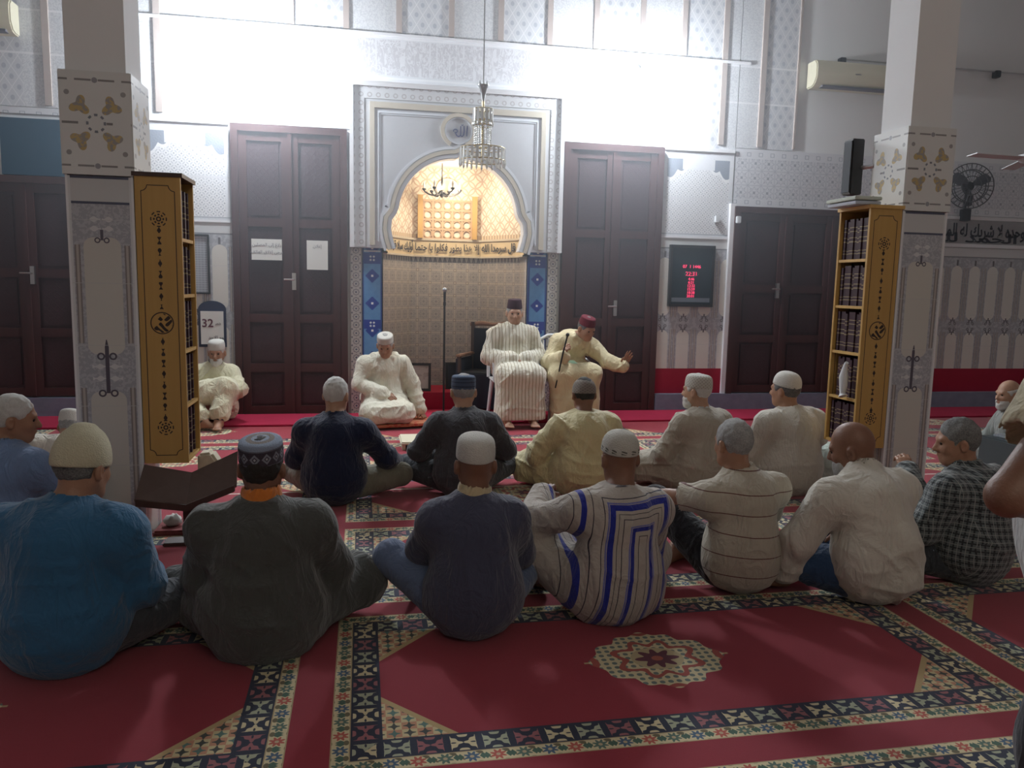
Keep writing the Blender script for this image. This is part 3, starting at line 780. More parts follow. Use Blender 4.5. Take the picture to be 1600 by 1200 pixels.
def bookcase(x0,x1,side,label,where,nsh=5):
    y0,y1=4.5,4.83; z0,z1=.44,1.985
    r=empty('bookcase',(((x0+x1)/2),(y0+y1)/2,z0),label,'bookcase')
    hw=(x1-x0)/2; hy=(y1-y0)/2; L=z1-z0
    for nm,a,c in(('side_panel',-hy,-hy+.018),('side_panel',hy-.018,hy)):
        o=MB().box(-hw,hw,a,c,0,L).build(nm,bookpanel(x0,x1,z0,z1,'inlaid_pine_%d_%d'%(side,a>0)),r)
    MB().box(-side*hw-.006 if side>0 else hw-.006,-side*hw+.006 if side>0 else hw+.006,-hy+.018,hy-.018,0,L).build('back_panel',M['yellowwood'],r)
    MB().box(-hw-.012,hw+.012,-hy-.008,hy+.008,L,L+.022).build('top_board',M['yellowwood'] if side<0 else M['darkwood'],r)
    sh=(L-.03)/nsh
    for k in range(nsh): MB().box(-hw+.004,hw-.004,-hy+.018,hy-.018,k*sh,k*sh+.018).build('shelf',M['yellowwood'],r)
    return z0,sh,y0,y1
spine=B('maroon_book_cloth',.55); bz=spine.z
spine.color(spine.mix((bz.between(.035,.041)|bz.between(.055,.06)|bz.between(.18,.186)|bz.between(.205,.211)|(((bz*230).sin()>.55)&bz.between(.10,.145))),(.045,.016,.030),(.30,.24,.13)))
M['spine']=spine.mat
M['pages']=plain('book_pages',(.62,.58,.46),.8)
def book_proto(side,h=.262,t=.0245,d=.17):
    c=MB(); sx=-side  # spine faces side*x
    c.box(0,t,-.0,.0,0,0) if False else None
    c.box(side*0,side*-d,0,.003,0,h).box(0,side*-d,t-.003,t,0,h).box(0,side*-.004,0,t,0,h)
    o=c.build('book',M['spine']); p=MB().box(side*-.004,side*-(d-.006),.003,t-.003,.004,h-.004).build('pages',M['pages'],o)
    return o
ordn=['nearest to the camera']+[q+' from the near end' for q in ('second','third','fourth','fifth','sixth','seventh','eighth','ninth','tenth')]
names=['bottom','second','third','fourth','top']
def fill(x_open,side,z0,sh,y0,y1,where,skip={}):
    proto=None
    for k in range(5):
        n=10; 
        for i in range(n):
            if (k,i) in skip: continue
            if proto is None: proto=book_proto(side); o=proto
            else: o=copy_tree(proto)
            o.location=(x_open-side*(.022+.004*((i*7+k*3)%3)),y0+.026+i*.0278,z0+k*sh+.0182); s=1-.05*((i*5+k)%4==0); o.scale=(1,1,s)
            tag(o,'maroon gilt-banded book, %s on the %s shelf of the %s bookcase'%(ordn[i],names[k],where),'book','maroon books on the %s shelf, %s bookcase'%(names[k],where))
z0,sh,y0,y1=bookcase(3.155,3.378,-1,'narrow honey pine bookcase with inlaid side fixed to the right pillar','right')
fill(3.155,-1,z0,sh,y0,y1,'right',skip={(1,9)})
z0,sh,y0,y1=bookcase(-1.172,-.945,1,'narrow honey pine bookcase with inlaid side fixed to the left pillar','left')
fill(-.945,1,z0,sh,y0,y1,'left')
# things on and in the right bookcase
zr=2.009
tag(MB().box(-.19,.0,-.16,.16,0,.022).build('booklet',plain('pale_green_booklet',(.62,.68,.60),.6,n=.2,ns=25),loc=(3.23,4.66,zr+.026),bevel=.004),'pale green printed booklet lying topmost on the right bookcase','booklet')
tag(MB().box(-.18,.0,-.15,.16,0,.022).build('booklet',plain('pale_blue_booklet',(.55,.60,.68),.6),loc=(3.235,4.665,zr),bevel=.004),'pale blue booklet under the green one on the right bookcase','booklet')
m=MB(); m.tube([(0,0,.0),(.0,.01,.02),(-.004,.0,.07),(.0,.012,.13),(0,.006,.17),(0,.0,.205),(0,-.012,.225)],[.030,.018,.026,.028,.020,.014,.012],10); 
tag(m.build('white_cloth',M['whiteplastic'],smooth=True,loc=(3.125,4.60,z0+1*sh+.03)),'white cloth bundled upright on the second shelf of the right bookcase','cloth')
# left bookcase: pale cloth bag hanging beneath
m=MB(); pts=[]
for i in range(9): pts.append((0.0,.0,0))
m.prism([(-.05,0),(.03,.01),(.085,-.08),(.12,-.15),(.02,-.17),(-.05,-.12)],-.06,.06)
o=m.build('cloth_bag',plain('cream_cloth',(.66,.60,.46),.85,n=.3,ns=30),bevel=.015,smooth=True,loc=(-.90,4.80,.435)); tag(o,'cream cloth bag hanging under the left bookcase','bag')
# ---- book stand
def stand():
    r=empty('book_stand',(-.93,4.44,0),'dark wooden folding lectern for books standing under the left bookcase','book stand')
    MB().box(-.14,.14,-.06,.06,0,.02).build('base',M['darkwood'],r,bevel=.005)
    MB().box(-.035,.035,-.03,.03,.02,.25).build('post',M['darkwood'],r)
    for s,tip in((-1,.035),(1,.10)):
        a=MB(); ang=math.atan2(tip,.26)
        # board leans back; hinged on the centre line
        p=[(0,-.10,.235),(s*.26,-.10,.235+tip),(s*.245,.06,.39+tip),(0,.06,.375)]
        th=Vector((0,-.008,.012)); q=[Vector(v)+th for v in p]
        a.add([*p,*q],[(0,1,2,3),(7,6,5,4),(0,4,5,1),(1,5,6,2),(2,6,7,3),(3,7,4,0)])
        o=a.build('book_rest',wood('brown_rest_%d'%(s+1),(.085,.055,.045),(.12,.08,.065),.35),r)
        a=MB(); p=[(0,-.125,.215),(s*.25,-.125,.215+tip),(s*.25,-.095,.215+tip),(0,-.095,.215)]; q=[Vector(v)+Vector((0,0,.035)) for v in p]
        a.add([*p,*q],[(0,1,2,3),(7,6,5,4),(0,4,5,1),(1,5,6,2),(2,6,7,3),(3,7,4,0)]); a.build('ledge',M['darkwood'],r)
stand()
tag(MB().box(-.15,.15,-.13,.13,0,.03).build('folded_mat',plain('folded_red_mat',(.25,.06,.06),.9,n=.6,ns=35),loc=(-1.02,4.70,0),bevel=.012,smooth=True),'small folded red and brown mat under the left bookcase','mat')
m=MB().sphere((0,0,.03),(.05,.045,.035),14,9)
for i,v in enumerate(m.v): 
    k=1+.18*math.sin(v[0]*140+v[2]*90)*math.cos(v[1]*120); m.v[i]=(v[0]*k,v[1]*k,max(0,v[2]*k))
tag(m.build('tissue_paper',plain('white_tissue',(.7,.7,.66),.9,n=.2),smooth='full',loc=(-1.08,4.68,.03)),'crumpled white tissue lying on the folded mat by the book stand','tissue')
# ---- microphone on its stand
r=empty('microphone_stand',(.89,8.55,.022),'tall thin black microphone stand in front of the niche','microphone stand')
MB().lathe([(.13,0),(.13,.012),(.02,.025),(.012,.04)],20).build('base',M['black'],r)
MB().tube([(0,0,.02),(0,0,1.25)],.011,8).build('pole',M['black'],r)
MB().tube([(0,0,1.20),(0,0,1.24)],.016,8).build('clutch',M['black'],r)
m=empty('microphone',(.89,8.55,1.27),'grey ball microphone on top of the tall stand','microphone')
MB().tube([(0,0,0),(0,0,.10)],[.012,.016],10).build('handle',M['black'],m)
MB().sphere((0,0,.125),.026,14,10).build('grille',plain('mic_grille',(.45,.47,.5),.4,.8),m,smooth=True)
# ---- niche step, framed picture, dark board
struct(MB().box(.24,1.84,W+.22,W+.9,0,.20).build('trim_90',M['redcloth']))
def framed(name,label,cat,w_,h,fm,pm,loc,rot=(0,0,0),d=.03,fw=.03,inner='picture'):
    r=empty(name,loc,label,cat,rot=rot)
    f=MB(); f.box(-w_/2,w_/2,-d,0,0,fw).box(-w_/2,w_/2,-d,0,h-fw,h).box(-w_/2,-w_/2+fw,-d,0,fw,h-fw).box(w_/2-fw,w_/2,-d,0,fw,h-fw); f.build('frame',fm,r)
    MB().box(-w_/2+fw,w_/2-fw,-d*.5,0,fw,h-fw).build(inner,pm,r); return r
pm=B('old_print',.5); q=(pm.noise(14,3)>.56); pm.color(pm.mix(q,(.50,.47,.42),(.40,.36,.32)))
framed('framed_picture','black framed pale picture leaning on the niche wall','picture',.46,.33,M['black'],pm.mat,(.57,9.16,.20),(-.12,0,-.1))
framed('framed_board','plain dark framed board leaning inside the niche','board',.40,.32,M['black'],plain('dark_board',(.03,.035,.05),.4),(1.19,9.34,.20),(-.14,0,.05))
# ---- armchair with black cloth
def armchair():
    r=empty('armchair',(1.40,8.84,.022),'high wooden armchair draped in black cloth behind the seated man','chair',rz=-.5)
    for x in(-.24,.24):
        for y,hh in((-.22,.62),(.22,1.0)): MB().box(x-.02,x+.02,y-.02,y+.02,0,hh).build('leg',M['darkwood'],r)
        MB().box(x-.03,x+.03,-.26,.22,.62,.65).build('armrest',wood('armrest_wood_%d'%(x>0),(.20,.10,.06),(.28,.15,.09)),r,bevel=.008)
    MB().box(-.26,.26,-.24,.24,.40,.45).build('seat',M['black'],r,bevel=.01)
    m=MB(); m.tube([(-.28,.23,.97),(-.15,.25,.985),(0,.24,.975),(.15,.25,.985),(.28,.23,.97)],[.02,.028,.02,.028,.02],8); m.build('top_rail',wood('top_rail_wood',(.20,.10,.06),(.30,.16,.10)),r,smooth=True)
    MB().box(-.23,.23,.20,.235,.45,.93).box(-.25,.25,-.26,-.235,.05,.44).box(-.275,-.245,-.24,.24,.05,.6).build('black_drape',plain('black_drape',(.010,.012,.022),.9),r,bevel=.006)
armchair()
# ---- white plastic chairs
def plastic_chair(x,y,rz,label):
    r=empty('plastic_chair',(x,y,.022),label,'chair',rz=rz,group=None)
    MB().box(-.23,.23,-.22,.22,.41,.435).build('seat',M['whiteplastic'],r,bevel=.01)
    for sx in(-1,1):
        for sy in(-1,1): MB().tube([(sx*.23,sy*.23,0),(sx*.19,sy*.19,.41)],[.018,.026],8).build('leg',M['whiteplastic'],r)
    out=[(.23,.43),(.23,.72),(.18,.84),(.08,.89),(-.08,.89),(-.18,.84),(-.23,.72),(-.23,.43)]
    ring=[(x_,-.22-(z-.43)*.18,z) for x_,z in out]
    m=MB().tube(ring,.018,8)
    for i in (-2,-1,0,1,2): m.tube([(i*.075,-.22,.43),(i*.07,-.30,.875-abs(i)*.02)],.014,6)
    m.build('backrest',M['whiteplastic'],r,smooth=True)
    for sx in(-1,1): MB().tube([(sx*.23,.18,.42),(sx*.24,.18,.62),(sx*.24,.05,.65),(sx*.235,-.25,.66)],.015,8).build('armrest',M['whiteplastic'],r,smooth=True)
plastic_chair(1.60,8.22,PI,'white plastic chair under the man in the black fez')
plastic_chair(2.17,8.25,PI+.1,'white plastic armchair under the man in the red fez')
# ---- orange prayer mat and cream tray
pb=B('orange_mat',.9); pb.color(pb.mix(pb.vor(22)>.45,(.50,.10,.06),(.55,.22,.12)))
tag(MB().box(-.38,.38,-.26,.26,0,.03).build('prayer_mat',pb.mat,loc=(.34,8.02,.022),rot=(0,0,.2),bevel=.012),'orange red patterned mat folded under the kneeling man','mat')
r=empty('cream_tray',(.50,6.95,0),'cream plastic stool tray on the carpet past the man in black','tray')
MB().box(-.17,.17,-.20,.20,.05,.075).build('tray_top',M['cream'],r,bevel=.012)
for sx in(-1,1): MB().box(sx*.14-.015,sx*.14+.015,-.16,.16,0,.05).build('foot',M['cream'],r)
tag(MB().box(-.05,.07,-.12,.12,0,.03).build('binder',plain('grey_binder',(.30,.36,.42),.5),loc=(.56,6.93,.075)),'grey blue binder lying on the cream tray','binder')
tag(MB().box(-.08,.08,-.005,.005,0,.004).build('prayer_beads_string',M['whiteplastic'],loc=(1.22,7.05,.0)),'short white cord lying on the red carpet before the chairs','cord')
# ---- wall fittings
g='air conditioners high on the back wall'
def ac(x,z,label):
    r=empty('air_conditioner',(x,W-.012,z),label,'air conditioner')
    pr=[(0,-.15),(0,.15),(-.17,.15),(-.21,.10),(-.21,-.05),(-.16,-.13),(-.10,-.15)]
    m=MB(); n=len(pr); hw=.52
    m.add([(-hw,y,z_) for y,z_ in pr]+[(hw,y,z_) for y,z_ in pr],[tuple(range(n)),tuple(range(2*n-1,n-1,-1))]+[(i,(i+1)%n,(i+1)%n+n,i+n) for i in range(n)])
    m.build('casing',M['cream'],r,bevel=.012,smooth=True)
    MB().box(-.42,.46,-.185,-.10,-.150,-.128,Matrix.Rotation(0,4,'X')).build('louvre',plain('louvre_grey',(.16,.16,.19),.5),r)
    MB().box(-.02,.05,-.216,-.205,.0,.012).build('badge',M['metal'],r)
ac(5.70,3.98,'cream wall air conditioner high up beside the right pillar')
ac(-3.80,3.92,'cream wall air conditioner cut off at the upper left corner')
r=empty('wall_rail',(6.5,W-.01,4.20),'thin grey rail with two black clips high on the right wall','rail')
MB().tube([(-.9,-.04,-.0),(2.6,-.04,-.0)],.010,6).build('rail',M['metal'],r)
for x in(-.9,1.22): MB().box(x-.035,x+.035,-.08,0,-.07,.01).build('clip',M['black'],r,bevel=.006)
# wall fan
def cage_fan(loc,rot,R,label):
    r=empty('wall_fan',loc,label,'fan',rot=rot)
    m=MB()
    for q,(rr,yy) in enumerate(((R,0),(R*.72,-.035),(R*.42,-.05),(R*.72,.035))): m.tube([(rr*math.cos(a),yy,rr*math.sin(a)) for a in np.linspace(0,2*PI,36,endpoint=False)],.007,5,closed=True)
    for k in range(28):
        a=2*PI*k/28; m.tube([(.05*math.cos(a),-.06,.05*math.sin(a)),(R*.7*math.cos(a),-.037,R*.7*math.sin(a)),(R*math.cos(a),0,R*math.sin(a)),(R*.6*math.cos(a),.045,R*.6*math.sin(a))],.0035,4,caps=False)
    m.build('cage',plain('fan_grey',(.06,.06,.065),.5),r)
    for k in range(3):
        a0=2*PI*k/3+.5; bl=MB(); vs=[]
        for j,(rr,wd) in enumerate(((.04,.05),(R*.5,.12),(R*.86,.11),(R*.9,.05))):
            for s in(-1,1): 
                a=a0+s*wd/2/max(rr,.06); vs.append((rr*math.cos(a),s*.02,rr*math.sin(a)))
        n=len(vs); vs2=[(x,y+.004,z) for x,y,z in vs]
        fs=[(0,1,3,2),(2,3,5,4),(4,5,7,6)]; fs+=[tuple(i+n for i in f[::-1]) for f in fs]; bl.add(vs+vs2,fs); bl.build('blade',plain('fan_blade',(.07,.07,.08),.5) if k==0 else bpy.data.materials['fan_blade'],r)
    MB().lathe([(.05,0),(.06,.03),(.055,.12),(.02,.14)],16,M=Matrix.Rotation(-PI/2,4,'X')).build('motor',M['black'],r,smooth=True)
    MB().tube([(0,.10,0),(.02,.16,-.10),(.05,.22,-.30)],.014,8).box(.0,.10,.16,.25,-.40,-.26).build('bracket',M['black'],r)
cage_fan((7.32,8.55,2.78),(0.0,.0,-.35),.27,'dark caged wall fan to the right of the right pillar')
# ceiling fan at the right edge
r=empty('ceiling_fan',(5.72,6.0,2.64),'white ceiling fan on a long rod at the right edge','fan')
MB().tube([(0,0,.08),(0,0,ZT-2.64)],.012,8).build('rod',plain('copper_rod',(.40,.22,.16),.4),r)
MB().lathe([(.0,-.04),(.08,-.03),(.115,0),(.11,.03),(.05,.05),(.05,.10),(.02,.11)],24).build('motor',M['whiteplastic'],r,smooth=True)
for k in range(3):
    a=PI+.05+k*2*PI/3; MB().box(.10,.62,-.055,.055,-.004,.004,Matrix.Rotation(a,4,'Z')@Matrix.Rotation(.10,4,'X')).build('blade',M['whiteplastic'],r)
# column loudspeaker on the pillar
r=empty('column_speaker',(3.315,4.96,2.12),'slim black column loudspeaker on the right pillar above the bookcase','loudspeaker')
MB().box(-.045,.045,-.05,.05,0,.37).build('cabinet',M['black'],r,bevel=.006)
MB().box(-.05,-.045,-.042,.042,.015,.355).build('grille',plain('speaker_mesh',(.03,.035,.045),.7),r)
MB().tube([(.03,-.03,.18),(.07,-.13,.18)],.014,8).build('bracket',M['metal'],r)
# prayer time clock
ck=framed('prayer_clock','black framed digital clock board with red numerals on the tiled wall','clock',.56,.72,M['black'],plain('dark_green_glass',(.018,.035,.045),.15),(3.83,W-.03,1.25),d=.05,fw=.028,inner='glass_panel')
red=B('red_numerals'); red.color((.1,0,0)).emit((1,.05,.16),1.3); M['red']=red.mat
lines=[('07  1 1446',.47,.042),('22:31',.385,.055),('4:46',.325,.036),('6:21',.285,.036),('12:32',.245,.036),('15:59',.205,.036),('18:38',.165,.036),('20:01',.125,.036),('58   31',.083,.036)]
for s,z,sz in lines:
    link('numerals',text_mesh(s,sz*1.25,.001,offset=.0008),M['red'],ck,(.0,-.030,z))
MB().box(-.24,.24,-.033,-.028,.055,.105).build('silver_strip',plain('strip_grey',(.16,.19,.23),.4),ck)
ring=[(.085*math.cos(a),-.030,.385+.027*math.sin(a)) for a in np.linspace(0,2*PI,24,endpoint=False)]; MB().tube(ring,.003,5,closed=True).build('oval_outline',M['metal'],ck)
# framed chart and tear-off calendar on the left
fb=B('printed_chart',.5); g1=fb.x.cell(.032);g2=fb.z.cell(.024); gr=(g1.abs()>.014)|(g2.abs()>.009); rr=((fb.x+.08)*(fb.x+.08)+(fb.z-.22)*(fb.z-.22)).sqrt()
c=fb.mix(gr,(.30,.32,.36),(.48,.50,.53)); c=fb.mix(rr<.05,c,(.62,.62,.62)); c=fb.mix((fb.x+.08).abs().max((fb.z-.36).abs())<.045,c,(.66,.66,.66)); fb.color(c)
framed('framed_chart','dark framed printed chart on the tiles left of the double door','chart',.46,.62,M['black'],fb.mat,(-1.80,W-.03,1.30),d=.03,fw=.018,inner='chart')
r=empty('tear_off_calendar',(-1.56,W-.03,.74),'white calendar on a dark arched board showing the number 32','calendar')
MB().prism([(-.14,0),(-.14,.40)]+[(.14*math.cos(a),.40+.09*math.sin(a)) for a in np.linspace(PI,0,14)]+[(.14,.40),(.14,0)],-.015,0).build('board',plain('navy_board',(.02,.03,.07),.5),r)
MB().box(-.115,.115,-.03,-.015,.03,.38).build('page_block',M['paper'],r)
link('number',text_mesh('32',.12,.001,offset=.002),plain('dark_red_ink',(.12,.03,.05),.6),r,(-.045,-.032,.25))
link('caption',text_mesh('يوم الأحد',.05,.001,True),M['ink'],r,(.045,-.032,.10)); link('caption',text_mesh('شهر',.035,.001,True),M['ink'],r,(.06,-.032,.25))
# two notices on the left double door
def sheet(x,z,w_,h,txt,label):
    o=MB().box(-w_/2,w_/2,-.004,0,0,h).build('paper_notice',M['paper'],loc=(x,W-.087,z)); tag(o,label,'notice')
    for i,tx in enumerate(txt): link('lettering',text_mesh(tx,.045,.0008,True),plain('grey_ink',(.25,.25,.28),.7),o,(0,-.005,h-.06-.075*i))
sheet(-.985,1.67,.31,.22,['بلاغ إلى المصلين','يرجى إغلاق الهاتف'],'white paper notice on the left leaf of the left double door')
sheet(-.465,1.58,.22,.31,['إعلان'],'plain white sheet taped on the right leaf of the left double door')
for x,lab in((4.12,'small white switch box on the lattice panel near the clock'),(4.36,'small white box at the corner of the far right door')):
    tag(MB().box(-.025,.025,-.05,0,-.04,.04).build('switch_box',M['whiteplastic'],loc=(x,W-.02 if x<4.2 else W-.09,2.28),bevel=.006),lab,'switch')
# loudspeaker cabinet on the floor at the right
r=empty('loudspeaker',(4.74,4.72,0),'dark floor loudspeaker cabinet behind the man in the plaid shirt','loudspeaker')
MB().box(-.26,.26,-.2,.2,0,.43).build('cabinet',plain('grey_green_cabinet',(.05,.065,.07),.5),r,bevel=.012)
MB().box(-.20,.22,-.212,-.2,.05,.38).build('grille',M['black'],r)
o=MB().box(-.2,.2,-.14,.14,0,.02).build('plastic_cover',plain('shiny_film',(.30,.33,.36),.15,n=.5,ns=60),loc=(4.74,4.72,.431),bevel=.006); tag(o,'crinkled clear plastic sheet on top of the floor loudspeaker','sheet')
# ---------------------------------------------------------------- people
def vnoise(p,seed=0):
    p=np.asarray(p); i=np.floor(p).astype(np.int64); f=p-i; u=f*f*(3-2*f)
    def hsh(a,b,c):
        n=(a*374761393+b*668265263+c*2147483647+seed*1013904223)&0xFFFFFFFF
        n=((n^(n>>13))*1274126177)&0xFFFFFFFF; return ((n^(n>>16))&0xFFFF)/65535.
    r=0
    for dx in(0,1):
        for dy in(0,1):
            for dz in(0,1):
                w=(u[:,0] if dx else 1-u[:,0])*(u[:,1] if dy else 1-u[:,1])*(u[:,2] if dz else 1-u[:,2])
                r=r+w*hsh(i[:,0]+dx,i[:,1]+dy,i[:,2]+dz)
    return r
A_=lambda *v: np.array(v,dtype=np.float64)
class SDF:
    def __init__(s,lo,hi,h):
        s.h=h; s.lo=np.array(lo,float); s.n=[int(math.ceil((hi[i]-lo[i])/h))+1 for i in range(3)]
        s.ax=[s.lo[i]+h*np.arange(s.n[i]) for i in range(3)]
        s.D=np.full(s.n,.3,np.float32)
    def sub(s,lo,hi):
        sl=[]
        for i in range(3):
            a=int(max(0,math.floor((lo[i]-s.lo[i])/s.h))); b=int(min(s.n[i],math.ceil((hi[i]-s.lo[i])/s.h)+1))
            if b<=a: return None,None
            sl.append(slice(a,b))
        g=np.meshgrid(*[s.ax[i][sl[i]] for i in range(3)],indexing='ij',sparse=True)
        return tuple(sl),g
    def put(s,sl,d,k,op):
        c=s.D[sl]
        if op>0:
            if k<=0: s.D[sl]=np.minimum(c,d); return
            h=np.clip(.5+.5*(c-d)/k,0,1); s.D[sl]=c*(1-h)+d*h-k*h*(1-h)
        else:
            if k<=0: s.D[sl]=np.maximum(c,-d); return
            h=np.clip(.5-.5*(c+d)/k,0,1); s.D[sl]=c*(1-h)-d*h+k*h*(1-h)
    def cap(s,a,b,ra,rb=None,k=.02,op=1):
        a=np.asarray(a,float); b=np.asarray(b,float); rb=ra if rb is None else rb; m=max(ra,rb)+k+2*s.h
        sl,g=s.sub(np.minimum(a,b)-m,np.maximum(a,b)+m)
        if sl is None: return s
        ba=b-a; L=max(1e-9,ba@ba); p=[g[i]-a[i] for i in range(3)]
        t=np.clip((p[0]*ba[0]+p[1]*ba[1]+p[2]*ba[2])/L,0,1)
        d=np.sqrt((p[0]-t*ba[0])**2+(p[1]-t*ba[1])**2+(p[2]-t*ba[2])**2)-(ra+(rb-ra)*t)
        s.put(sl,d,k,op); return s
    def ell(s,c,r,R=None,k=.02,op=1):
        c=np.asarray(c,float); r=np.asarray(r,float); m=(r.max() if R is not None else r)+k+2*s.h
        sl,g=s.sub(c-m,c+m)
        if sl is None: return s
        p=[g[i]-c[i] for i in range(3)]
        if R is not None: p=[R[0][i]*p[0]+R[1][i]*p[1]+R[2][i]*p[2] for i in range(3)]
        q0=sum((p[i]/r[i])**2 for i in range(3))**.5; q1=sum((p[i]/r[i]**2)**2 for i in range(3))**.5
        d=q0*(q0-1)/np.maximum(q1,1e-6); s.put(sl,d,k,op); return s
    def plane(s,n,o,k=0): # keep the side where (p-o).n<0
        g=np.meshgrid(*s.ax,indexing='ij',sparse=True); n=np.asarray(n,float); n=n/np.linalg.norm(n)
        d=sum((g[i]-o[i])*n[i] for i in range(3)); s.D=np.maximum(s.D,d).astype(np.float32); return s
    def tri(s):
        D=s.D.astype(np.float64); D[np.abs(D)<1e-7]=1e-7
        D[0]=D[-1]=.3; D[:,0]=D[:,-1]=.3; D[:,:,0]=D[:,:,-1]=.3
        I=D<0; c=sum(I[a:a+I.shape[0]-1,b:b+I.shape[1]-1,e:e+I.shape[2]-1].astype(np.int8) for a in(0,1) for b in(0,1) for e in(0,1))
        act=(c>0)&(c<8); idx=-np.ones(act.shape,np.int64); ii=np.array(np.nonzero(act)).T; idx[act]=np.arange(len(ii))
        P=np.zeros((len(ii),3)); C=np.zeros(len(ii))
        for ax in range(3):
            o=[i for i in range(3) if i!=ax]
            for u in(0,1):
                for v in(0,1):
                    a=ii.copy(); a[:,o[0]]+=u; a[:,o[1]]+=v; b=a.copy(); b[:,ax]+=1
                    da=D[a[:,0],a[:,1],a[:,2]]; db=D[b[:,0],b[:,1],b[:,2]]; cr=(da<0)!=(db<0)
                    t=np.where(cr,da/np.where(cr,da-db,1),0); q=a.astype(float); q[:,ax]+=t
                    P[cr]+=q[cr]; C[cr]+=1
        P=P/C[:,None]*s.h+s.lo; F=[]
        for ax in range(3):
            o=[i for i in range(3) if i!=ax]
            a=[slice(None)]*3; b=[slice(None)]*3; a[ax]=slice(0,-1); b[ax]=slice(1,None)
            for q in o: a[q]=slice(1,-1); b[q]=slice(1,-1)
            e=I[tuple(a)]!=I[tuple(b)]; k=np.array(np.nonzero(e)).T; 
            for q in o: k[:,q]+=1
            if not len(k): continue
            ins=I[k[:,0],k[:,1],k[:,2]]
            def cell(du,dv):
                m=k.copy(); m[:,o[0]]+=du; m[:,o[1]]+=dv; return idx[m[:,0],m[:,1],m[:,2]]
            q=np.stack([cell(-1,-1),cell(0,-1),cell(0,0),cell(-1,0)],1)
            fl=ins if ax!=1 else ~ins
            q[~fl]=q[~fl][:,::-1]; F.append(q)
        return P,np.concatenate(F)
    def mesh(s,name,mat,parent=None,disp=None):
        P,F=s.tri(); me=bpy.data.meshes.new(name)
        me.vertices.add(len(P)); me.vertices.foreach_set('co',P.ravel().astype(np.float32))
        me.loops.add(len(F)*4); me.loops.foreach_set('vertex_index',F.ravel().astype(np.int32))
        me.polygons.add(len(F)); me.polygons.foreach_set('loop_start',(np.arange(len(F))*4).astype(np.int32)); me.polygons.foreach_set('loop_total',np.full(len(F),4,np.int32))
        me.update(calc_edges=True)
        if disp is not None:
            N=np.zeros(len(P)*3,np.float32); me.vertices.foreach_get('normal',N); N=N.reshape(-1,3)
            P=P+N*disp(P,N)[:,None]; P[:,2]=np.maximum(P[:,2],s.zmin) if hasattr(s,'zmin') else P[:,2]
            me.vertices.foreach_set('co',P.ravel().astype(np.float32)); me.update()
        me.shade_smooth(); return link(name,me,mat,parent)
def folds(amp=.008,seed=1,vert=1.0,horiz=1.0,fine=.25):
    def f(P,N):
        w=np.stack([vnoise(P*4,seed),vnoise(P*4,seed+1),vnoise(P*4,seed+2)],1)-.5
        q=P+w*.09
        r1=1-np.abs(2*vnoise(q*A_(11,9,2.6),seed+3)-1); r2=1-np.abs(2*vnoise(q*A_(3.0,4,13),seed+4)-1)
        r3=vnoise(q*A_(24,24,18),seed+5)-.5
        th=P[:,0]*.7+P[:,2]*.7; tv=P[:,0]*.7-P[:,2]*.7
        r4=1-np.abs(2*vnoise(np.stack([th*14,P[:,1]*8,tv*4],1),seed+6)-1)
        m=np.clip(vnoise(P*3.2,seed+7)*1.7-.3,0,1); m2=np.clip(1.5-P[:,2]*2.6,.15,1)
        return amp*1.9*(vert*(r1**2.5-.3)*m+horiz*(r2**3-.2)*m2*(1-m*.6)+.7*(r4**3-.2)*(1-m)+fine*r3)
    return f
def cloth(name,col,pat=None,var=.12,weave=900,rough=.85,sheen=.3):
    if name in bpy.data.materials: return bpy.data.materials[name]
    b=B(name,rough); b.p.inputs['Sheen Weight'].default_value=sheen; b.p.inputs['Specular IOR Level'].default_value=.25
    n=b.noise(5,3); c=b.mix(n,tuple(v*(1-var) for v in col),tuple(min(1,v*(1+var)) for v in col))
    wr=(b.noise(7,3,stretch=(1.6,1.6,.8),dist=1.2)-.5).abs()*-2.2+b.noise(17,3,dist=.8)*.5
    if pat: c=pat(b,c)
    b.color(c); b.bump(wr+b.noise(60,3)*.16+b.noise(weave,1)*.05,.022,.6); return b.mat
def skin_mat(name,col):
    if name in bpy.data.materials: return bpy.data.materials[name]
    b=B(name,.5); b.p.inputs['Subsurface Weight'].default_value=.0; n=b.noise(30,4); c2=tuple(v*.78 for v in col)
    b.color(b.mix(n,c2,col)); b.bump(b.noise(160,3),.002,.5); return b.mat
SK=dict(tan=(.40,.21,.13),brown=(.24,.115,.07),light=(.50,.29,.19),dark=(.17,.085,.055))
def hair_mat(name,c1,c2):
    if name in bpy.data.materials: return bpy.data.materials[name]
    b=B(name,.8); n=b.noise(160,3); m=b.noise(9,2); b.color(b.mix(((n-.5)*1.4+m).min(1).max(0),c1,c2)); b.bump(b.noise(500,2),.003,.7); return b.mat
HM=dict(grey=((.20,.20,.20),(.46,.45,.43)),white=((.50,.49,.46),(.72,.71,.68)),salt=((.05,.05,.05),(.30,.30,.29)),black=((.012,.010,.010),(.04,.035,.03)),darkgrey=((.05,.05,.055),(.22,.22,.22)))
def Rot(yaw=0,pitch=0,roll=0): # yaw + turns to the left (ccw from above), pitch + nods down, roll + tilts to the right
    m=Matrix.Rotation(yaw,3,'Z')@Matrix.Rotation(-pitch,3,'X')@Matrix.Rotation(roll,3,'Y'); return np.array(m)
def nrm(v): v=np.asarray(v,float); return v/np.linalg.norm(v)
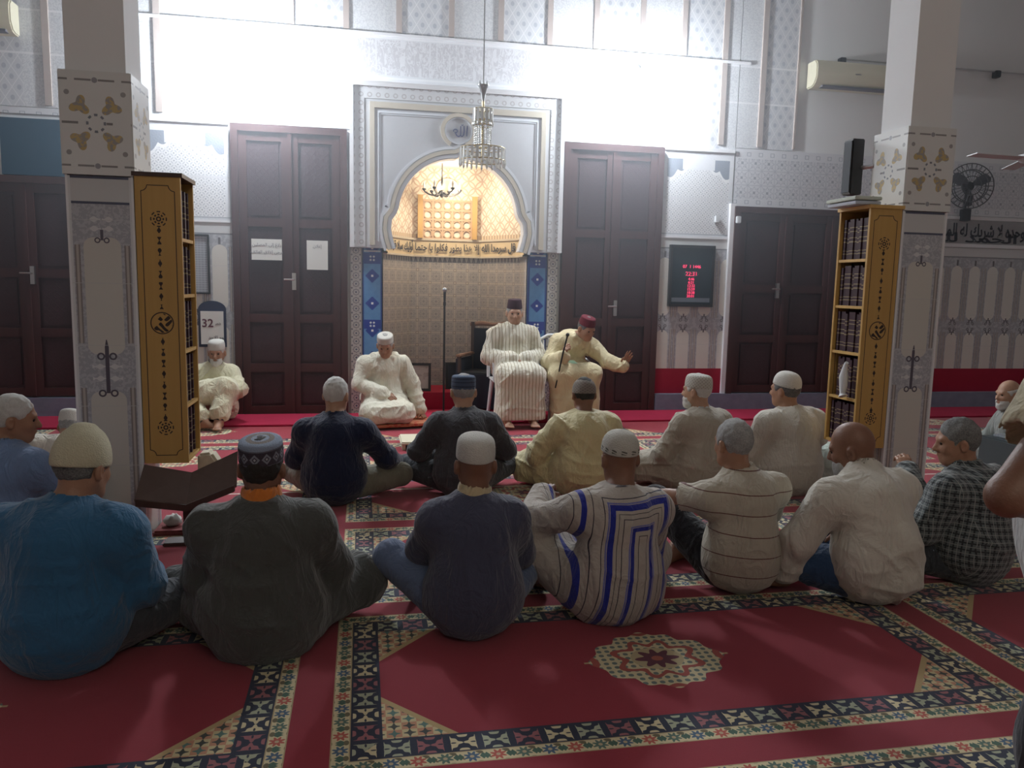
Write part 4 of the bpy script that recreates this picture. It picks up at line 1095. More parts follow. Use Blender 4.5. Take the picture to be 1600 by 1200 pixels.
def hand(S,w,d,n,thumb,curl=.5,spread=.1,sc=1.0,k=.008):
    # w wrist, d direction of the palm, n outward normal of the back of the hand, thumb +1/-1 side
    w=np.asarray(w,float); d=nrm(d); n=nrm(np.asarray(n,float)-d*(np.dot(n,d))); l=np.cross(d,n)*thumb # lateral towards the thumb
    S.cap(w-d*.02*sc,w+d*.015*sc,.026*sc,.024*sc,k=.012)
    L=[.92,1.0,.95,.76]; off=[.031,.011,-.010,-.029]
    for i in range(4):
        kn=w+d*(.088-.006*abs(i-1))*sc+l*off[i]*sc
        S.cap(w+d*.012*sc+l*off[i]*.5*sc,kn,.014*sc,.0115*sc,k=.014)
        p=kn; c=curl*(1+.12*i); dirn=nrm(d+l*off[i]*spread*20*.3)
        for j,(sl,r0,r1) in enumerate(((.044,.0098,.0090),(.028,.0088,.0080),(.022,.0078,.0066))):
            an=c*(.75+.45*j) if j else c*.6
            dirn=nrm(dirn*math.cos(an)-n*math.sin(an)) if j==0 else nrm(dirn*math.cos(an)+np.cross(np.cross(dirn,-n),dirn)*math.sin(an) if abs(np.dot(dirn,n))<.999 else dirn)
            e=p+dirn*sl*L[i]*sc; S.cap(p,e,r0*sc,r1*sc,k=.004); p=e
    t0=w+d*.022*sc+l*.026*sc; t1=t0+nrm(d*.6+l*.75-n*.3)*.036*sc; t2=t1+nrm(d*.85+l*.35-n*.35*(1+curl))*.030*sc; t3=t2+nrm(d*.9+l*.05-n*.5*(1+curl))*.024*sc
    S.cap(w+d*.01*sc+l*.012*sc,t0,.017*sc,.015*sc,k=.012); S.cap(t0,t1,.0135*sc,.0115*sc,k=.01); S.cap(t1,t2,.0108*sc,.0098*sc,k=.005); S.cap(t2,t3,.0096*sc,.0075*sc,k=.005)
def foot(S,an,d,sc=1.0):
    d=nrm(d); an=np.asarray(an,float); up=A_(0,0,1); l=nrm(np.cross(d,up)) if abs(d[2])<.95 else A_(1,0,0); up=np.cross(l,d)
    h=an-up*.045*sc-d*.035*sc; b=an-up*.055*sc+d*.12*sc
    S.cap(an,h,.038*sc,.032*sc,k=.03); S.cap(h,b,.032*sc,.028*sc,k=.03); S.cap(an,b,.034*sc,.022*sc,k=.03)
    for i in range(5):
        o=(i-2)*.018*sc; S.cap(b+l*o*.8,b+l*o+d*(.055-.005*i)*sc-up*.006,.016*sc if i else .018*sc,.010*sc,k=.008)
def head(S,c,R,sc=1.0,smile=0):
    def T(x,y,z): return c+R@(A_(x,y,z)*sc)
    S.ell(T(0,-.010,.024),A_(.076,.097,.098)*sc,R,k=.03)
    S.ell(T(0,.026,-.040),A_(.060,.070,.078)*sc,R,k=.04); S.ell(T(0,.062,-.092),A_(.030,.028,.026)*sc,R,k=.03)
    for x in(-1,1):
        S.ell(T(x*.036,.062,-.028),A_(.024,.024,.024)*sc,R,k=.02); S.cap(T(x*.055,0,-.05),T(x*.028,.058,-.095),.016*sc,.016*sc,k=.03)
        S.ell(T(x*.031,.100,.003),A_(.017,.016,.012)*sc,R,k=.010,op=-1)
        S.ell(T(x*.086,-.010,-.012),A_(.013,.021,.034)*sc,R,k=.008); S.ell(T(x*.096,-.002,-.010),A_(.008,.011,.019)*sc,R,k=.005,op=-1)
    S.cap(T(-.036,.082,.022),T(.036,.082,.022),.012*sc,k=.015)
    S.cap(T(0,.090,.012),T(0,.112,-.030),.008*sc,.013*sc,k=.010); S.cap(T(-.012,.100,-.034),T(.012,.100,-.034),.009*sc,k=.008)
    S.cap(T(-.020,.089,-.062+smile*.004),T(0,.097,-.060),.0055*sc,.0065*sc,k=.006); S.cap(T(.020,.089,-.062+smile*.004),T(0,.097,-.060),.0055*sc,.0065*sc,k=.006)
    S.cap(T(-.017,.088,-.074),T(.017,.088,-.074),.0075*sc,k=.006)
CROSS=dict(pelvis=(0,0,.13),waist=(0,-.01,.29),chest=(0,.0,.44),neck=(0,.04,.575),head=(0,.085,.725),yaw=0,pitch=.12,roll=0,
  shL=(-.175,.02,.525),shR=(.175,.02,.525),elL=(-.27,.10,.29),elR=(.27,.10,.29),wrL=(-.16,.31,.22),wrR=(.16,.31,.22),
  hipL=(-.095,.03,.12),hipR=(.095,.03,.12),knL=(-.34,.30,.14),knR=(.34,.30,.14),anL=(.08,.40,.075),anR=(-.08,.46,.075),
  ftL=(.8,-.3,-.1),ftR=(-.8,-.3,-.1))
def person(label,loc,rz=0,scale=1.0,pose={},skin='tan',top=None,bottom=None,cap=None,hair=None,beard=None,topmat=None,legmat=None,h=.0075,
           sleeve=1.0,collar=None,fold=(.008,1),tw=1.0,robe=False,zcut=.004,handspec={},smile=0,extra=None,topname='shirt',legname='trousers',drape=0,short=False,hemz=None,coll=.0,hs=.97,group=None):
    p=dict(CROSS); p.update(pose); J={k:(A_(*v) if isinstance(v,tuple) else v) for k,v in p.items()}
    for q_ in('shL','shR'): J[q_]=J[q_]+A_(0,0,-.028)
    Rh=Rot(J['yaw'],J['pitch'],J['roll'])
    pts=np.array([v for v in J.values() if isinstance(v,np.ndarray)]); pts=pts[(np.abs(pts).max(1)<3)]
    keys=[k for k in J if k not in('ftL','ftR','yaw','pitch','roll')]; pts=np.array([J[k] for k in keys])
    lo=pts.min(0)-.26; hi=pts.max(0)+.26; lo[2]=max(lo[2],-.03)
    S=SDF(lo,hi,h)
    # ---- body
    S.ell(J['pelvis'],(.150,.115,.11),k=.03); S.cap(J['pelvis'],J['waist'],.115,.105,k=.05); S.cap(J['waist'],J['chest'],.105,.115,k=.05)
    S.ell(J['chest'],(.150,.105,.15),k=.05); [S.cap(J['neck']-A_(0,0,.045),J[q_],.052,.048,k=.05) for q_ in('shL','shR')]; S.cap(J['chest'],J['neck'],.07,.058,k=.05)
    hb=J['head']+Rh@A_(0,-.025,-.075)*hs; S.cap(J['neck']-A_(0,0,.02),hb,.060,.054,k=.03)
    head(S,J['head'],Rh,hs,smile)
    for q in('L','R'):
        s=-1 if q=='L' else 1
        S.cap(J['sh'+q],J['el'+q],.048,.038,k=.03); S.cap(J['el'+q],J['wr'+q],.038,.026,k=.015)
        S.cap(J['hip'+q],J['kn'+q],.080,.055,k=.03); S.cap(J['kn'+q],J['an'+q],.055,.036,k=.015)
        foot(S,J['an'+q],J['ft'+q])
        hd=handspec.get(q,{}); fd=nrm(J['wr'+q]-J['el'+q])
        hand(S,J['wr'+q]+fd*.01,hd.get('d',fd),hd.get('n',(0,0,1)),hd.get('t',-s),hd.get('curl',.45),hd.get('spread',.1))
    S.D=np.maximum(S.D,(zcut-S.ax[2])[None,None,:]).astype(np.float32)
    me=S.mesh('person',skin_mat('skin_'+skin,SK[skin])); me.location=loc; me.rotation_euler=(0,0,rz); me.scale=(scale,)*3
    tag(me,label,'person',group); B0=me
    for x in(-1,1):
        c=J['head']+Rh@(A_(x*.031,.0815,.003)*hs)
        e=MB().sphere(tuple(c),.0108,10,8).build('eye',M['eye'],B0,smooth='full')
    # ---- legs
    lw=1.0
    if bottom:
        S=SDF(lo,hi,h)
        o=.022
        S.ell(J['pelvis']-A_(0,0,.01),(.150+o,.125+o,.105+o),k=.03)
        for q in('L','R'):
            S.cap(J['hip'+q],J['kn'+q],.082+o,.058+o,k=.03)
            e=J['an'+q]+(J['kn'+q]-J['an'+q])*.12; S.cap(J['kn'+q],e,.058+o,.042+o*.9,k=.02)
        if drape: S.ell(((J['knL']+J['knR'])/2+J['pelvis'])/2*A_(1,1,1),(abs(J['knR'][0]-J['knL'][0])*.42,.16,.09),k=.08)
        for q in('L','R'):
            ee=J['an'+q]+(J['kn'+q]-J['an'+q])*.08; S.plane(*[(lambda n:(n,ee))(J['an'+q]-J['kn'+q])][0]) if False else None
        S.D=np.maximum(S.D,(zcut-.001-S.ax[2])[None,None,:]).astype(np.float32)
        S.mesh(legname,legmat,B0,folds(fold[0]*.7,fold[1]+20,.7,.7)); 
    # ---- top garment
    S=SDF(lo,hi,h); t=.028*tw
    S.ell(J['pelvis']+A_(0,-.01,.02),(.158+t,.122+t,.125+t),k=.03); S.cap(J['pelvis']+A_(0,0,.03),J['waist'],.122+t,.112+t,k=.06); S.cap(J['waist'],J['chest'],.112+t,.118+t*.8,k=.06)
    S.ell(J['chest'],(.155+t*.8,.112+t*.8,.155),k=.06)
    up=J['neck']-J['chest']
    for q_ in('shL','shR'): S.cap(J['neck']-A_(0,0,.050),J[q_],.064+t*.3,.056+t*.5,k=.06); S.cap(J['chest']+A_(0,0,.02),J[q_]-A_(0,0,.03),.09,.055,k=.06)
    S.cap(J['chest'],J['neck']-A_(0,0,.045),.10,.076,k=.06)
    S.ell((J['waist']+J['pelvis'])/2+A_(0,.0,.0),(.175+t*.9,.135+t*.8,.17),k=.08)
    for q in('L','R'):
        a,b,c=J['sh'+q],J['el'+q],J['wr'+q]; r=.058+t*.55
        if short:
            S.cap(a,a+(b-a)*short,r,r*1.0,k=.05)
        else:
            S.cap(a,b,r,r*.92,k=.05); S.cap(b,b+(c-b)*sleeve,r*.92,.040+t*.7,k=.03)
    if robe:
        for q in('L','R'):
            S.cap(J['hip'+q],J['kn'+q],.11+t*.5,.080+t*.4,k=.07); e=J['an'+q]+(J['kn'+q]-J['an'+q])*robe_end(robe); S.cap(J['kn'+q],e,.080+t*.4,.070+t*.6,k=.07)
        m=(J['knL']+J['knR'])/2; S.cap(J['pelvis'],m,.11,.085,k=.10)
        S.cap(J['knL'],J['knR'],.07,k=.09)
        if robe=='chair':
            e=(J['anL']+J['anR'])/2
            for x in(-.13,-.04,.05,.13): S.cap(m+A_(x,-.02,.0),e+A_(x*1.15,.0,-.02),.085,.10,k=.06)
    if drape>1: S.ell(((J['knL']+J['knR'])/2+J['pelvis'])/2,(abs(J['knR'][0]-J['knL'][0])*.45,.18,.10),k=.08)
    if coll: S.cap(J['neck']-A_(0,0,.03),J['neck']+(hb-J['neck'])*.35,.078,.068+coll*.2,k=.02)
    if extra: extra(S,J)
    # neck opening
    S.cap(J['neck']-A_(0,0,.0),hb+(hb-J['neck'])*.6,.061,.075,k=.006,op=-1)
    if short:
        for q in('L','R'):
            a,b=J['sh'+q],J['el'+q]; e=a+(b-a)*(short+.0); n=nrm(b-a)
            S.cap(e+n*.045,e+n*.20,.085,k=.0,op=-1)
    zb=hemz if hemz is not None else zcut-.003
    S.D=np.maximum(S.D,(zb-S.ax[2])[None,None,:]).astype(np.float32)
    S.zmin=max(0,zb)
    tp=S.mesh(topname,topmat,B0,folds(fold[0],fold[1],*fold[2:]))
    if collar:
        nm,mat,r0,hh=collar
        S=SDF(J['neck']-.2,J['neck']+.2,h); S.cap(J['neck']-A_(0,.01,.045),J['neck']+(hb-J['neck'])*hh,.078+r0,.066+r0*.6,k=.01); S.cap(J['neck']-A_(0,0,.0),hb+(hb-J['neck']),.0605,.070,k=.004,op=-1); S.mesh(nm,mat,B0)
    Hm=lambda x,y,z: J['head']+Rh@(A_(x,y,z)*hs)
    if hair:
        kind,colr=hair; S=SDF(J['head']-.18,J['head']+.18,min(h,.006))
        S.ell(Hm(0,-.014,.026),A_(.083,.102,.103)*hs,Rh,k=0)
        if kind!='bald':
            S.ell(Hm(0,.115,-.02),A_(.105,.085,.085)*hs,Rh,k=.012,op=-1); 
        n=Rh@A_(0,.35,-1); S.plane(n,Hm(0,-.06,-.055))
        if kind=='fringe': S.plane(Rh@A_(0,.15,1),Hm(0,0,.045))
        for x in(-1,1): S.ell(Hm(x*.085,-.002,-.020),A_(.03,.030,.040)*hs,Rh,k=.006,op=-1)
        S.mesh('hair',hair_mat('hair_'+colr,*HM[colr]),B0,lambda P,N: .0035*(vnoise(P*60,3)-.5)*2)
    if beard:
        S=SDF(J['head']-.18,J['head']+.18,min(h,.006)); S.ell(Hm(0,.034,-.072),A_(.066,.072,.068)*hs,Rh,k=.01); S.ell(Hm(0,.075,-.105),A_(.036,.03,.036)*hs,Rh,k=.03)
        S.plane(Rh@A_(0,.15,1),Hm(0,.09,-.050)); S.ell(Hm(0,.10,-.066),A_(.020,.02,.010)*hs,Rh,k=.006,op=-1); S.ell(Hm(0,-.03,-.09),A_(.10,.06,.09)*hs,Rh,k=.01,op=-1)
        S.mesh('beard',hair_mat('hair_'+beard,*HM[beard]),B0,lambda P,N: .005*(vnoise(P*50,9)-.5)*2)
    if cap: make_cap(B0,J,Rh,hs,cap)
    return B0
def robe_end(r): return .25 if r is True else .12
def make_cap(B0,J,Rh,hs,cap):
    kind,mat=cap[:2]; o=cap[2] if len(cap)>2 else {}
    tilt=o.get('tilt',.18); zr=o.get('z',.028); hh=o.get('h',.115); r=o.get('r',.086); topf=o.get('top',.8)
    Mh=Matrix([list(Rh[i]) for i in range(3)]).to_4x4(); Mh.translation=Vector(J['head'])
    Ml=Mh@Matrix.Translation((0,-.012*hs,zr*hs))@Matrix.Rotation(tilt,4,'X')@Matrix.Scale(hs,4)
    if kind=='fez': pr=[(r*.98,0),(r,.004),(r*.93,hh*.5),(r*.84,hh*.94),(r*.81,hh),(.003,hh*1.01)]
    elif kind=='kufi': pr=[(r*.99,0),(r*1.02,.004),(r*1.02,.03),(r*.99,hh*.62),(r*.93,hh*.80),(r*topf,hh*.93),(r*topf*.6,hh*1.0),(.003,hh*1.02)]
    elif kind=='pillbox': pr=[(r*.99,0),(r*1.02,.004),(r*1.01,hh*.45),(r*1.0,hh*.82),(r*.95,hh*.94),(r*.82,hh),(r*.4,hh*1.03),(.003,hh*1.04)]
    elif kind=='dome': pr=[(r*.99,0),(r*1.02,.004),(r*1.0,hh*.35),(r*.92,hh*.58),(r*.76,hh*.80),(r*.48,hh*.95),(.003,hh*1.0)]
    elif kind=='soft': pr=[(r*1.02,-.010),(r*1.08,.0),(r*1.08,.035),(r*.97,hh*.55),(r*.72,hh*.84),(r*.50,hh*.92),(r*.42,hh*1.04),(.003,hh*1.07)]
    m=MB(); n=40; m.lathe(pr,n,sy=1.20,cap=False)
    inner=[(pr[0][0]-.004,.002)]+[(q[0]-.004,q[1]-.003) for q in pr[1:-1]]+[(.002,pr[-1][1]-.004)]
    k=len(m.v); m.lathe(inner,n,sy=1.20,cap=False)
    for j in range(n): m.f.append((j,(j+1)%n,k+(j+1)%n,k+j))
    if kind in('soft','kufi','dome') :
        for i,v in enumerate(m.v):
            a=math.atan2(v[1],v[0]); w=o.get('wob',.012 if kind=='soft' else .004); f=1+w*math.sin(a*3+v[2]*40)+w*.7*math.sin(a*7+v[2]*20); m.v[i]=(v[0]*f,v[1]*f,v[2])
    c=m.build('cap',mat,B0,smooth='full')
    c.data.transform(Matrix.Identity(4)); c.matrix_basis=Ml
    sub=c.modifiers.new('s','SUBSURF'); sub.levels=1; sub.render_levels=1
M['eye']=plain('dark_eye',(.03,.02,.015),.2)
# ---- garments
def capmat(name,base,fn=None,rough=.9):
    b=B(name,rough); th=b.y.atan2(b.x); n=b.noise(70,2); c=b.mix(n,tuple(v*.85 for v in base),base)
    if fn: c=fn(b,c,th)
    b.color(c); b.bump(b.vor(170)*1.0,.003,.7); return b.mat
white_cap=capmat('white_cotton_cap',(.62,.60,.55)); cream_cap=capmat('cream_soft_cap',(.60,.56,.40)); knitw=capmat('openwork_white_cap',(.60,.58,.52),lambda b,c,th: b.mix(((th*22).sin()*(b.z*260).sin())>.35,c,(.38,.36,.32)))
greyknit=capmat('grey_brown_knit_cap',(.27,.23,.20),lambda b,c,th: b.mix(((th*18).sin()*(b.z*300).sin())>.2,c,(.18,.15,.13)))
bluecap=capmat('slate_blue_ribbed_cap',(.07,.10,.16),lambda b,c,th: b.mix(((b.z-.02).abs()<.004)|((b.z-.075).abs()<.004)|((b.z-.05).abs()<.003),c,(.03,.04,.07)))
def _patcap(b,c,th):
    r=(b.x*b.x+b.y*b.y*.7).sqrt(); u=(th*2.2).fract()-.5; dia=(u.abs()*.05+(b.z-.035).abs())
    side=b.mix(dia<.022,(.045,.035,.05),(.22,.23,.27)); side=b.mix(dia<.012,side,(.06,.05,.07)); side=b.mix(dia<.006,side,(.4,.4,.42)); side=b.mix((b.z<.008)|((b.z-.066).abs()<.003),side,(.12,.12,.15))
    top=b.mix(((r-.045).abs()<.010),(.24,.29,.38),(.20,.17,.15)); top=b.mix((r<.03)&(((th*6).cos())>0),top,(.34,.36,.4))
    return b.mix(b.z>.068,side,top)
patcap=capmat('patterned_blue_grey_cap',(.3,.3,.3),_patcap)
scriptcap=capmat('white_cap_with_dark_motif_band',(.55,.53,.47),lambda b,c,th: b.mix(b.z.between(.012,.030)&((((th*13).sin()>-.1)&((b.z*500+th*13).sin()>-.2))),c,(.12,.12,.10)))
def fezmat(name,base): return plain(name,base,.95,n=.15,ns=80)
fez_dark=fezmat('dark_aubergine_felt',(.035,.008,.018)); fez_red=fezmat('dark_red_felt',(.12,.006,.018))
def vstripes(per,w,col,axis='x'):
    def f(b,c):
        u=(b.x if axis=='x' else b.z); g=u.cell(per).abs(); return b.mix(g<w,c,col)
    return f
def man14(b,c):
    dx=(b.x-.05+(b.z-.4)*-.10).abs(); s=dx.max(b.z-.40)
    thin=((s-.095).abs()<.0016)|((s-.115).abs()<.0012)|((s-.172).abs()<.0016)|((s-.21).abs()<.0016)|((s-.285).abs()<.0016)|((s-.02).abs()<.0015)
    thick=((s-.140).abs()<.011)|((s-.050).abs()<.009)|((s-.247).abs()<.011)
    pale=((s-.156).abs()<.003)|((s-.064).abs()<.003)
    c=b.mix(thin,c,(.035,.03,.05)); c=b.mix(pale,c,(.16,.17,.42)); return b.mix(thick,c,(.020,.030,.28))
def man15(b,c):
    g=(b.z+b.x*.05).cell(.098,.02).abs(); return b.mix(g<.0022,c,(.13,.04,.035))
def plaid(b,c):
    sd=b.side(); xx=b.mixf(sd,b.x,b.y); zz=b.z+b.x*.06; a=xx.cell(.034).abs(); d=zz.cell(.034).abs(); c=b.mix((a<.0035)|(d<.0035),c,(.035,.04,.045)); a2=xx.cell(.034,.017).abs(); d2=zz.cell(.034,.017).abs(); return b.mix((a2<.0015)|(d2<.0015),c,(.30,.31,.30))
def imamstripe(b,c):
    g=b.mixf(b.side(),b.x,b.y).cell(.034); c=b.mix(g.abs()<.0035,c,(.36,.30,.19)); return b.mix(((g.abs()-.010).abs())<.002,c,(.80,.78,.70))
G=dict(
 teal=cloth('teal_blue_cotton',(.035,.13,.25)), pale=cloth('pale_blue_cotton',(.17,.25,.42)), olive=cloth('dark_olive_grey_wool',(.072,.075,.070)),
 slate=cloth('slate_indigo_cotton',(.060,.064,.105)), jean=cloth('washed_blue_grey_cotton',(.12,.16,.26)), navy=cloth('navy_cotton',(.010,.016,.045)),
 char=cloth('charcoal_cotton',(.055,.055,.062)), khaki=cloth('khaki_twill',(.20,.19,.14)), yellow=cloth('pale_yellow_satin',(.66,.58,.32),rough=.5,sheen=.4),
 beige=cloth('greige_linen',(.42,.38,.31)), white=cloth('off_white_cotton',(.62,.58,.50)), robe=cloth('white_wool_robe',(.56,.53,.46),vstripes(.012,.001,(.48,.45,.38))),
 stripe=cloth('white_blue_striped_robe',(.46,.41,.36),man14), polo=cloth('beige_striped_jersey',(.50,.45,.36),man15), plaid=cloth('grey_plaid_cotton',(.13,.15,.15),plaid),
 black=cloth('black_trousers_cloth',(.012,.011,.016)), denim=cloth('blue_denim',(.035,.075,.16)), imam1=cloth('cream_striped_djellaba',(.68,.64,.52),imamstripe,sheen=.5), imam2=cloth('cream_yellow_djellaba',(.66,.57,.36)),
 ivory=cloth('ivory_djellaba',(.70,.67,.55)), cream=cloth('cream_tunic',(.66,.62,.44)), orange=cloth('orange_collar_cloth',(.60,.18,.03)), buff=cloth('buff_collar_cloth',(.52,.42,.26)),
 grey=cloth('grey_shirt_cloth',(.26,.28,.26)), dkgrey=cloth('dark_grey_trousers_cloth',(.055,.06,.07)), whiteblue=cloth('white_collar_cloth',(.62,.64,.66)))
# ---- near row
person('man in a teal blue shirt and tall cream cap seated cross-legged at the front left',(-1.10,3.05,0),-.12,1.05,dict(yaw=-.35,pitch=.22,head=(.045,.10,.70),neck=(.02,.05,.575),elR=(.245,.08,.27),elL=(-.27,.06,.27),shL=(-.195,.02,.52),shR=(.195,.02,.52)),'tan',topmat=G['teal'],bottom=1,legmat=G['dkgrey'],cap=('soft',cream_cap,dict(h=.145,z=.012,tilt=.05,r=.088)),hair=('short','salt'),tw=1.5,fold=(.008,3),coll=.02,h=.0075,drape=1)
person('man in a dark grey djellaba and patterned blue grey cap with an orange collar',(-.385,3.06,0),.0,1.0,dict(elR=(.27,.14,.29),elL=(-.235,.10,.29),shL=(-.19,.02,.53),shR=(.19,.02,.53),head=(0,.06,.725),neck=(0,.03,.585),knR=(.36,.30,.15),yaw=-.1,pitch=.05),'brown',topmat=G['olive'],topname='djellaba',robe=True,cap=('pillbox',patcap,dict(h=.088,tilt=.20,z=.035)),hair=('short','black'),tw=1.6,fold=(.009,7),collar=('orange_collar',G['orange'],.020,.60))
person('man in a dark slate tunic and blue trousers with a plain white cap',(.455,3.11,0),.0,.97,dict(shL=(-.155,.02,.525),shR=(.155,.02,.525),knL=(-.34,.26,.26),knR=(.32,.30,.20),anL=(-.20,.46,.07),anR=(.20,.48,.07),ftL=(0,1,0),ftR=(0,1,0),elL=(-.20,.16,.33),elR=(.23,.14,.30),wrL=(-.18,.38,.30),wrR=(.18,.38,.28),head=(.01,.06,.73),neck=(0,.03,.585),pitch=.05),'brown',topmat=G['slate'],topname='tunic',bottom=1,legmat=G['jean'],cap=('kufi',white_cap,dict(h=.108,tilt=.16,z=.03,top=.78)),tw=1.25,fold=(.006,11),collar=('buff_collar',G['buff'],.014,.5))
person('man in a white djellaba with bold blue stripes leaning to his left knee',(1.10,3.17,0),.10,.985,dict(waist=(-.0,-.01,.29),neck=(.03,.06,.565),head=(.045,.105,.705),shL=(-.16,.03,.52),shR=(.19,.02,.51),elL=(-.33,.22,.40),wrL=(-.22,.40,.46),knL=(-.34,.27,.28),anL=(-.22,.46,.07),ftL=(0,1,0),elR=(.25,.18,.27),knR=(.32,.33,.15),pitch=.22),'brown',topmat=G['stripe'],topname='djellaba',robe=True,cap=('dome',scriptcap,dict(h=.105,tilt=.30,z=.03)),tw=1.2,fold=(.007,15))
person('man in a beige short-sleeved shirt with thin brown stripes resting an arm on his knee',(1.81,3.39,0),.12,.985,dict(shL=(-.18,.02,.50),shR=(.18,.02,.53),neck=(-.01,.04,.575),head=(-.03,.07,.725),elL=(-.31,.19,.44),wrL=(-.46,.36,.43),elR=(.25,.17,.27),wrR=(.14,.34,.2),knL=(-.26,.40,.36),anL=(-.24,.45,.07),ftL=(0,1,0),knR=(.33,.33,.14),yaw=.12,pitch=.1),'tan',topmat=G['polo'],short=.72,bottom=1,legmat=G['black'],hair=('short','grey'),tw=.8,fold=(.006,19),coll=.03,handspec=dict(L=dict(curl=.5)))
person('bald man in a white long-sleeved shirt and jeans propping a hand on the carpet',(2.385,3.18,0),.22,1.07,dict(neck=(.01,.09,.545),head=(.005,.17,.655),chest=(-.01,.03,.42),shL=(-.21,.07,.49),shR=(.17,.04,.51),elL=(-.31,.14,.26),wrL=(-.31,.22,.055),elR=(.26,.16,.28),knL=(-.36,.34,.17),knR=(.30,.36,.14),anL=(.02,.47,.07),yaw=.55,pitch=.30,roll=-.1),'brown',topmat=G['white'],bottom=1,legmat=G['denim'],beard='grey',tw=1.05,fold=(.011,23),coll=.03,sleeve=.80,handspec=dict(L=dict(d=(-.75,.45,-.1),n=(0,0,1),curl=.15,t=1)))
person('grey-haired man in a grey plaid shirt and spectacles turned to the left',(3.05,3.34,0),.35,1.0,dict(neck=(-.02,.05,.57),head=(-.04,.09,.71),elL=(-.26,.10,.28),wrL=(-.06,.33,.50),shL=(-.18,.03,.51),shR=(.18,.02,.52),yaw=.80,pitch=.15),'tan',topmat=G['plaid'],bottom=1,legmat=G['dkgrey'],hair=('short','salt'),tw=1.2,fold=(.009,27),coll=.03)
person('grey-haired man in a pale blue shirt at the left edge looking right',(-1.78,4.22,0),-.35,1.02,dict(yaw=-.95,pitch=.12,head=(.03,.08,.72),wrR=(.20,.34,.40),elR=(.28,.14,.32)),'tan',topmat=G['pale'],bottom=1,legmat=G['dkgrey'],hair=('short','white'),tw=1.2,fold=(.008,31),coll=.02)
# ---- middle row
person('grey-haired man in a navy shirt and khaki trousers seen from behind',(-.18,5.16,0),-.15,.98,dict(yaw=-.25,pitch=.15,elR=(.33,.16,.28),wrR=(.36,.36,.20),knR=(.42,.26,.14),shL=(-.19,.02,.52),shR=(.19,.02,.52)),'light',topmat=G['navy'],bottom=1,legmat=G['khaki'],hair=('short','white'),tw=1.3,fold=(.006,35),coll=.02,h=.009)
person('man in a charcoal shirt and slate blue ribbed cap seen from behind',(.69,5.24,0),.0,1.0,dict(elL=(-.31,.10,.30),elR=(.31,.10,.30),knL=(-.38,.26,.16),knR=(.38,.28,.16),head=(0,.08,.72),pitch=.15),'light',topmat=G['char'],bottom=1,legmat=G['dkgrey'],cap=('pillbox',bluecap,dict(h=.095,tilt=.12,z=.02)),hair=('short','grey'),tw=1.2,fold=(.007,39),h=.009,coll=.02)
person('man in a shiny pale yellow djellaba and grey knit cap seen from behind',(1.54,5.22,0),.05,.98,dict(elL=(-.32,.12,.28),wrL=(-.24,.30,.22),shL=(-.18,.03,.51),shR=(.18,.03,.51),neck=(0,.06,.56),head=(.02,.10,.71),pitch=.2),'brown',topmat=G['yellow'],topname='djellaba',robe=True,cap=('dome',greyknit,dict(h=.115,tilt=.1,z=.005,r=.088)),hair=('short','black'),tw=1.5,fold=(.014,43,1.2,.8),h=.009)
person('man in a greige tunic and openwork white cap looking left with a white beard',(2.43,5.20,0),.30,1.0,dict(yaw=.45,pitch=.05,head=(-.02,.07,.725),wrL=(-.22,.32,.18),elL=(-.28,.10,.28)),'light',topmat=G['beige'],topname='tunic',robe=True,cap=('kufi',knitw,dict(h=.10,tilt=.12,z=.025,top=.8)),hair=('short','white'),beard='white',tw=1.3,fold=(.008,47),h=.009,collar=('pale_collar',G['whiteblue'],.006,.35))
def hood9(S,J):
    S.cap(J['shR']+A_(-.07,-.04,.06),J['shR']+A_(.05,-.03,-.02),.05,.06,k=.03); S.cap(J['shR']+A_(.05,-.03,-.02),J['shR']+A_(.07,-.02,-.13),.055,.045,k=.03)
person('broad man in a white wool djellaba and white cap, hood on one shoulder',(3.06,5.08,0),.22,1.03,dict(yaw=.35,pitch=.05,shL=(-.20,.02,.52),shR=(.20,.02,.52),head=(-.02,.07,.72)),'tan',topmat=G['robe'],topname='djellaba',robe=True,cap=('dome',white_cap,dict(h=.11,tilt=.22,z=.03)),hair=('short','darkgrey'),tw=1.9,fold=(.006,51),h=.009,extra=hood9)
# ---- others
person('white-capped man mostly hidden behind the left pillar',(-1.88,5.30,0),0,.80,dict(neck=(0,.14,.50),head=(0,.24,.60),pitch=.5,chest=(0,.06,.40)),'tan',topmat=G['white'],bottom=1,legmat=G['dkgrey'],cap=('kufi',white_cap),hair=('short','grey'),h=.012)
person('bearded man in a grey shirt at the far right beyond the floor loudspeaker',(5.16,5.30,0),1.2,.93,dict(yaw=.3,pitch=.1),'light',topmat=G['grey'],bottom=1,legmat=G['dkgrey'],beard='white',hair=('fringe','white'),h=.010)
# seated against the wall, facing the hall
person('bearded man in a cream tunic sitting against the back wall with folded arms',(-1.48,8.36,.024),PI,.98,dict(neck=(0,.04,.58),head=(-.04,.09,.715),pitch=.15,knL=(-.16,.36,.38),anL=(-.12,.52,.07),ftL=(0,1,-.05),knR=(.25,.38,.30),anR=(.02,.52,.06),ftR=(-1,.2,0),elL=(-.27,.16,.34),elR=(.27,.16,.34),wrL=(.02,.36,.36),wrR=(.0,.34,.38)),'tan',topmat=G['cream'],topname='tunic',bottom=1,legmat=G['dkgrey'],cap=('kufi',white_cap,dict(h=.10,tilt=.0,z=.035)),beard='white',hair=('fringe','white'),tw=1.3,fold=(.010,55),robe=True,hemz=.02,collar=('grey_collar',G['grey'],.005,.3),h=.0085)
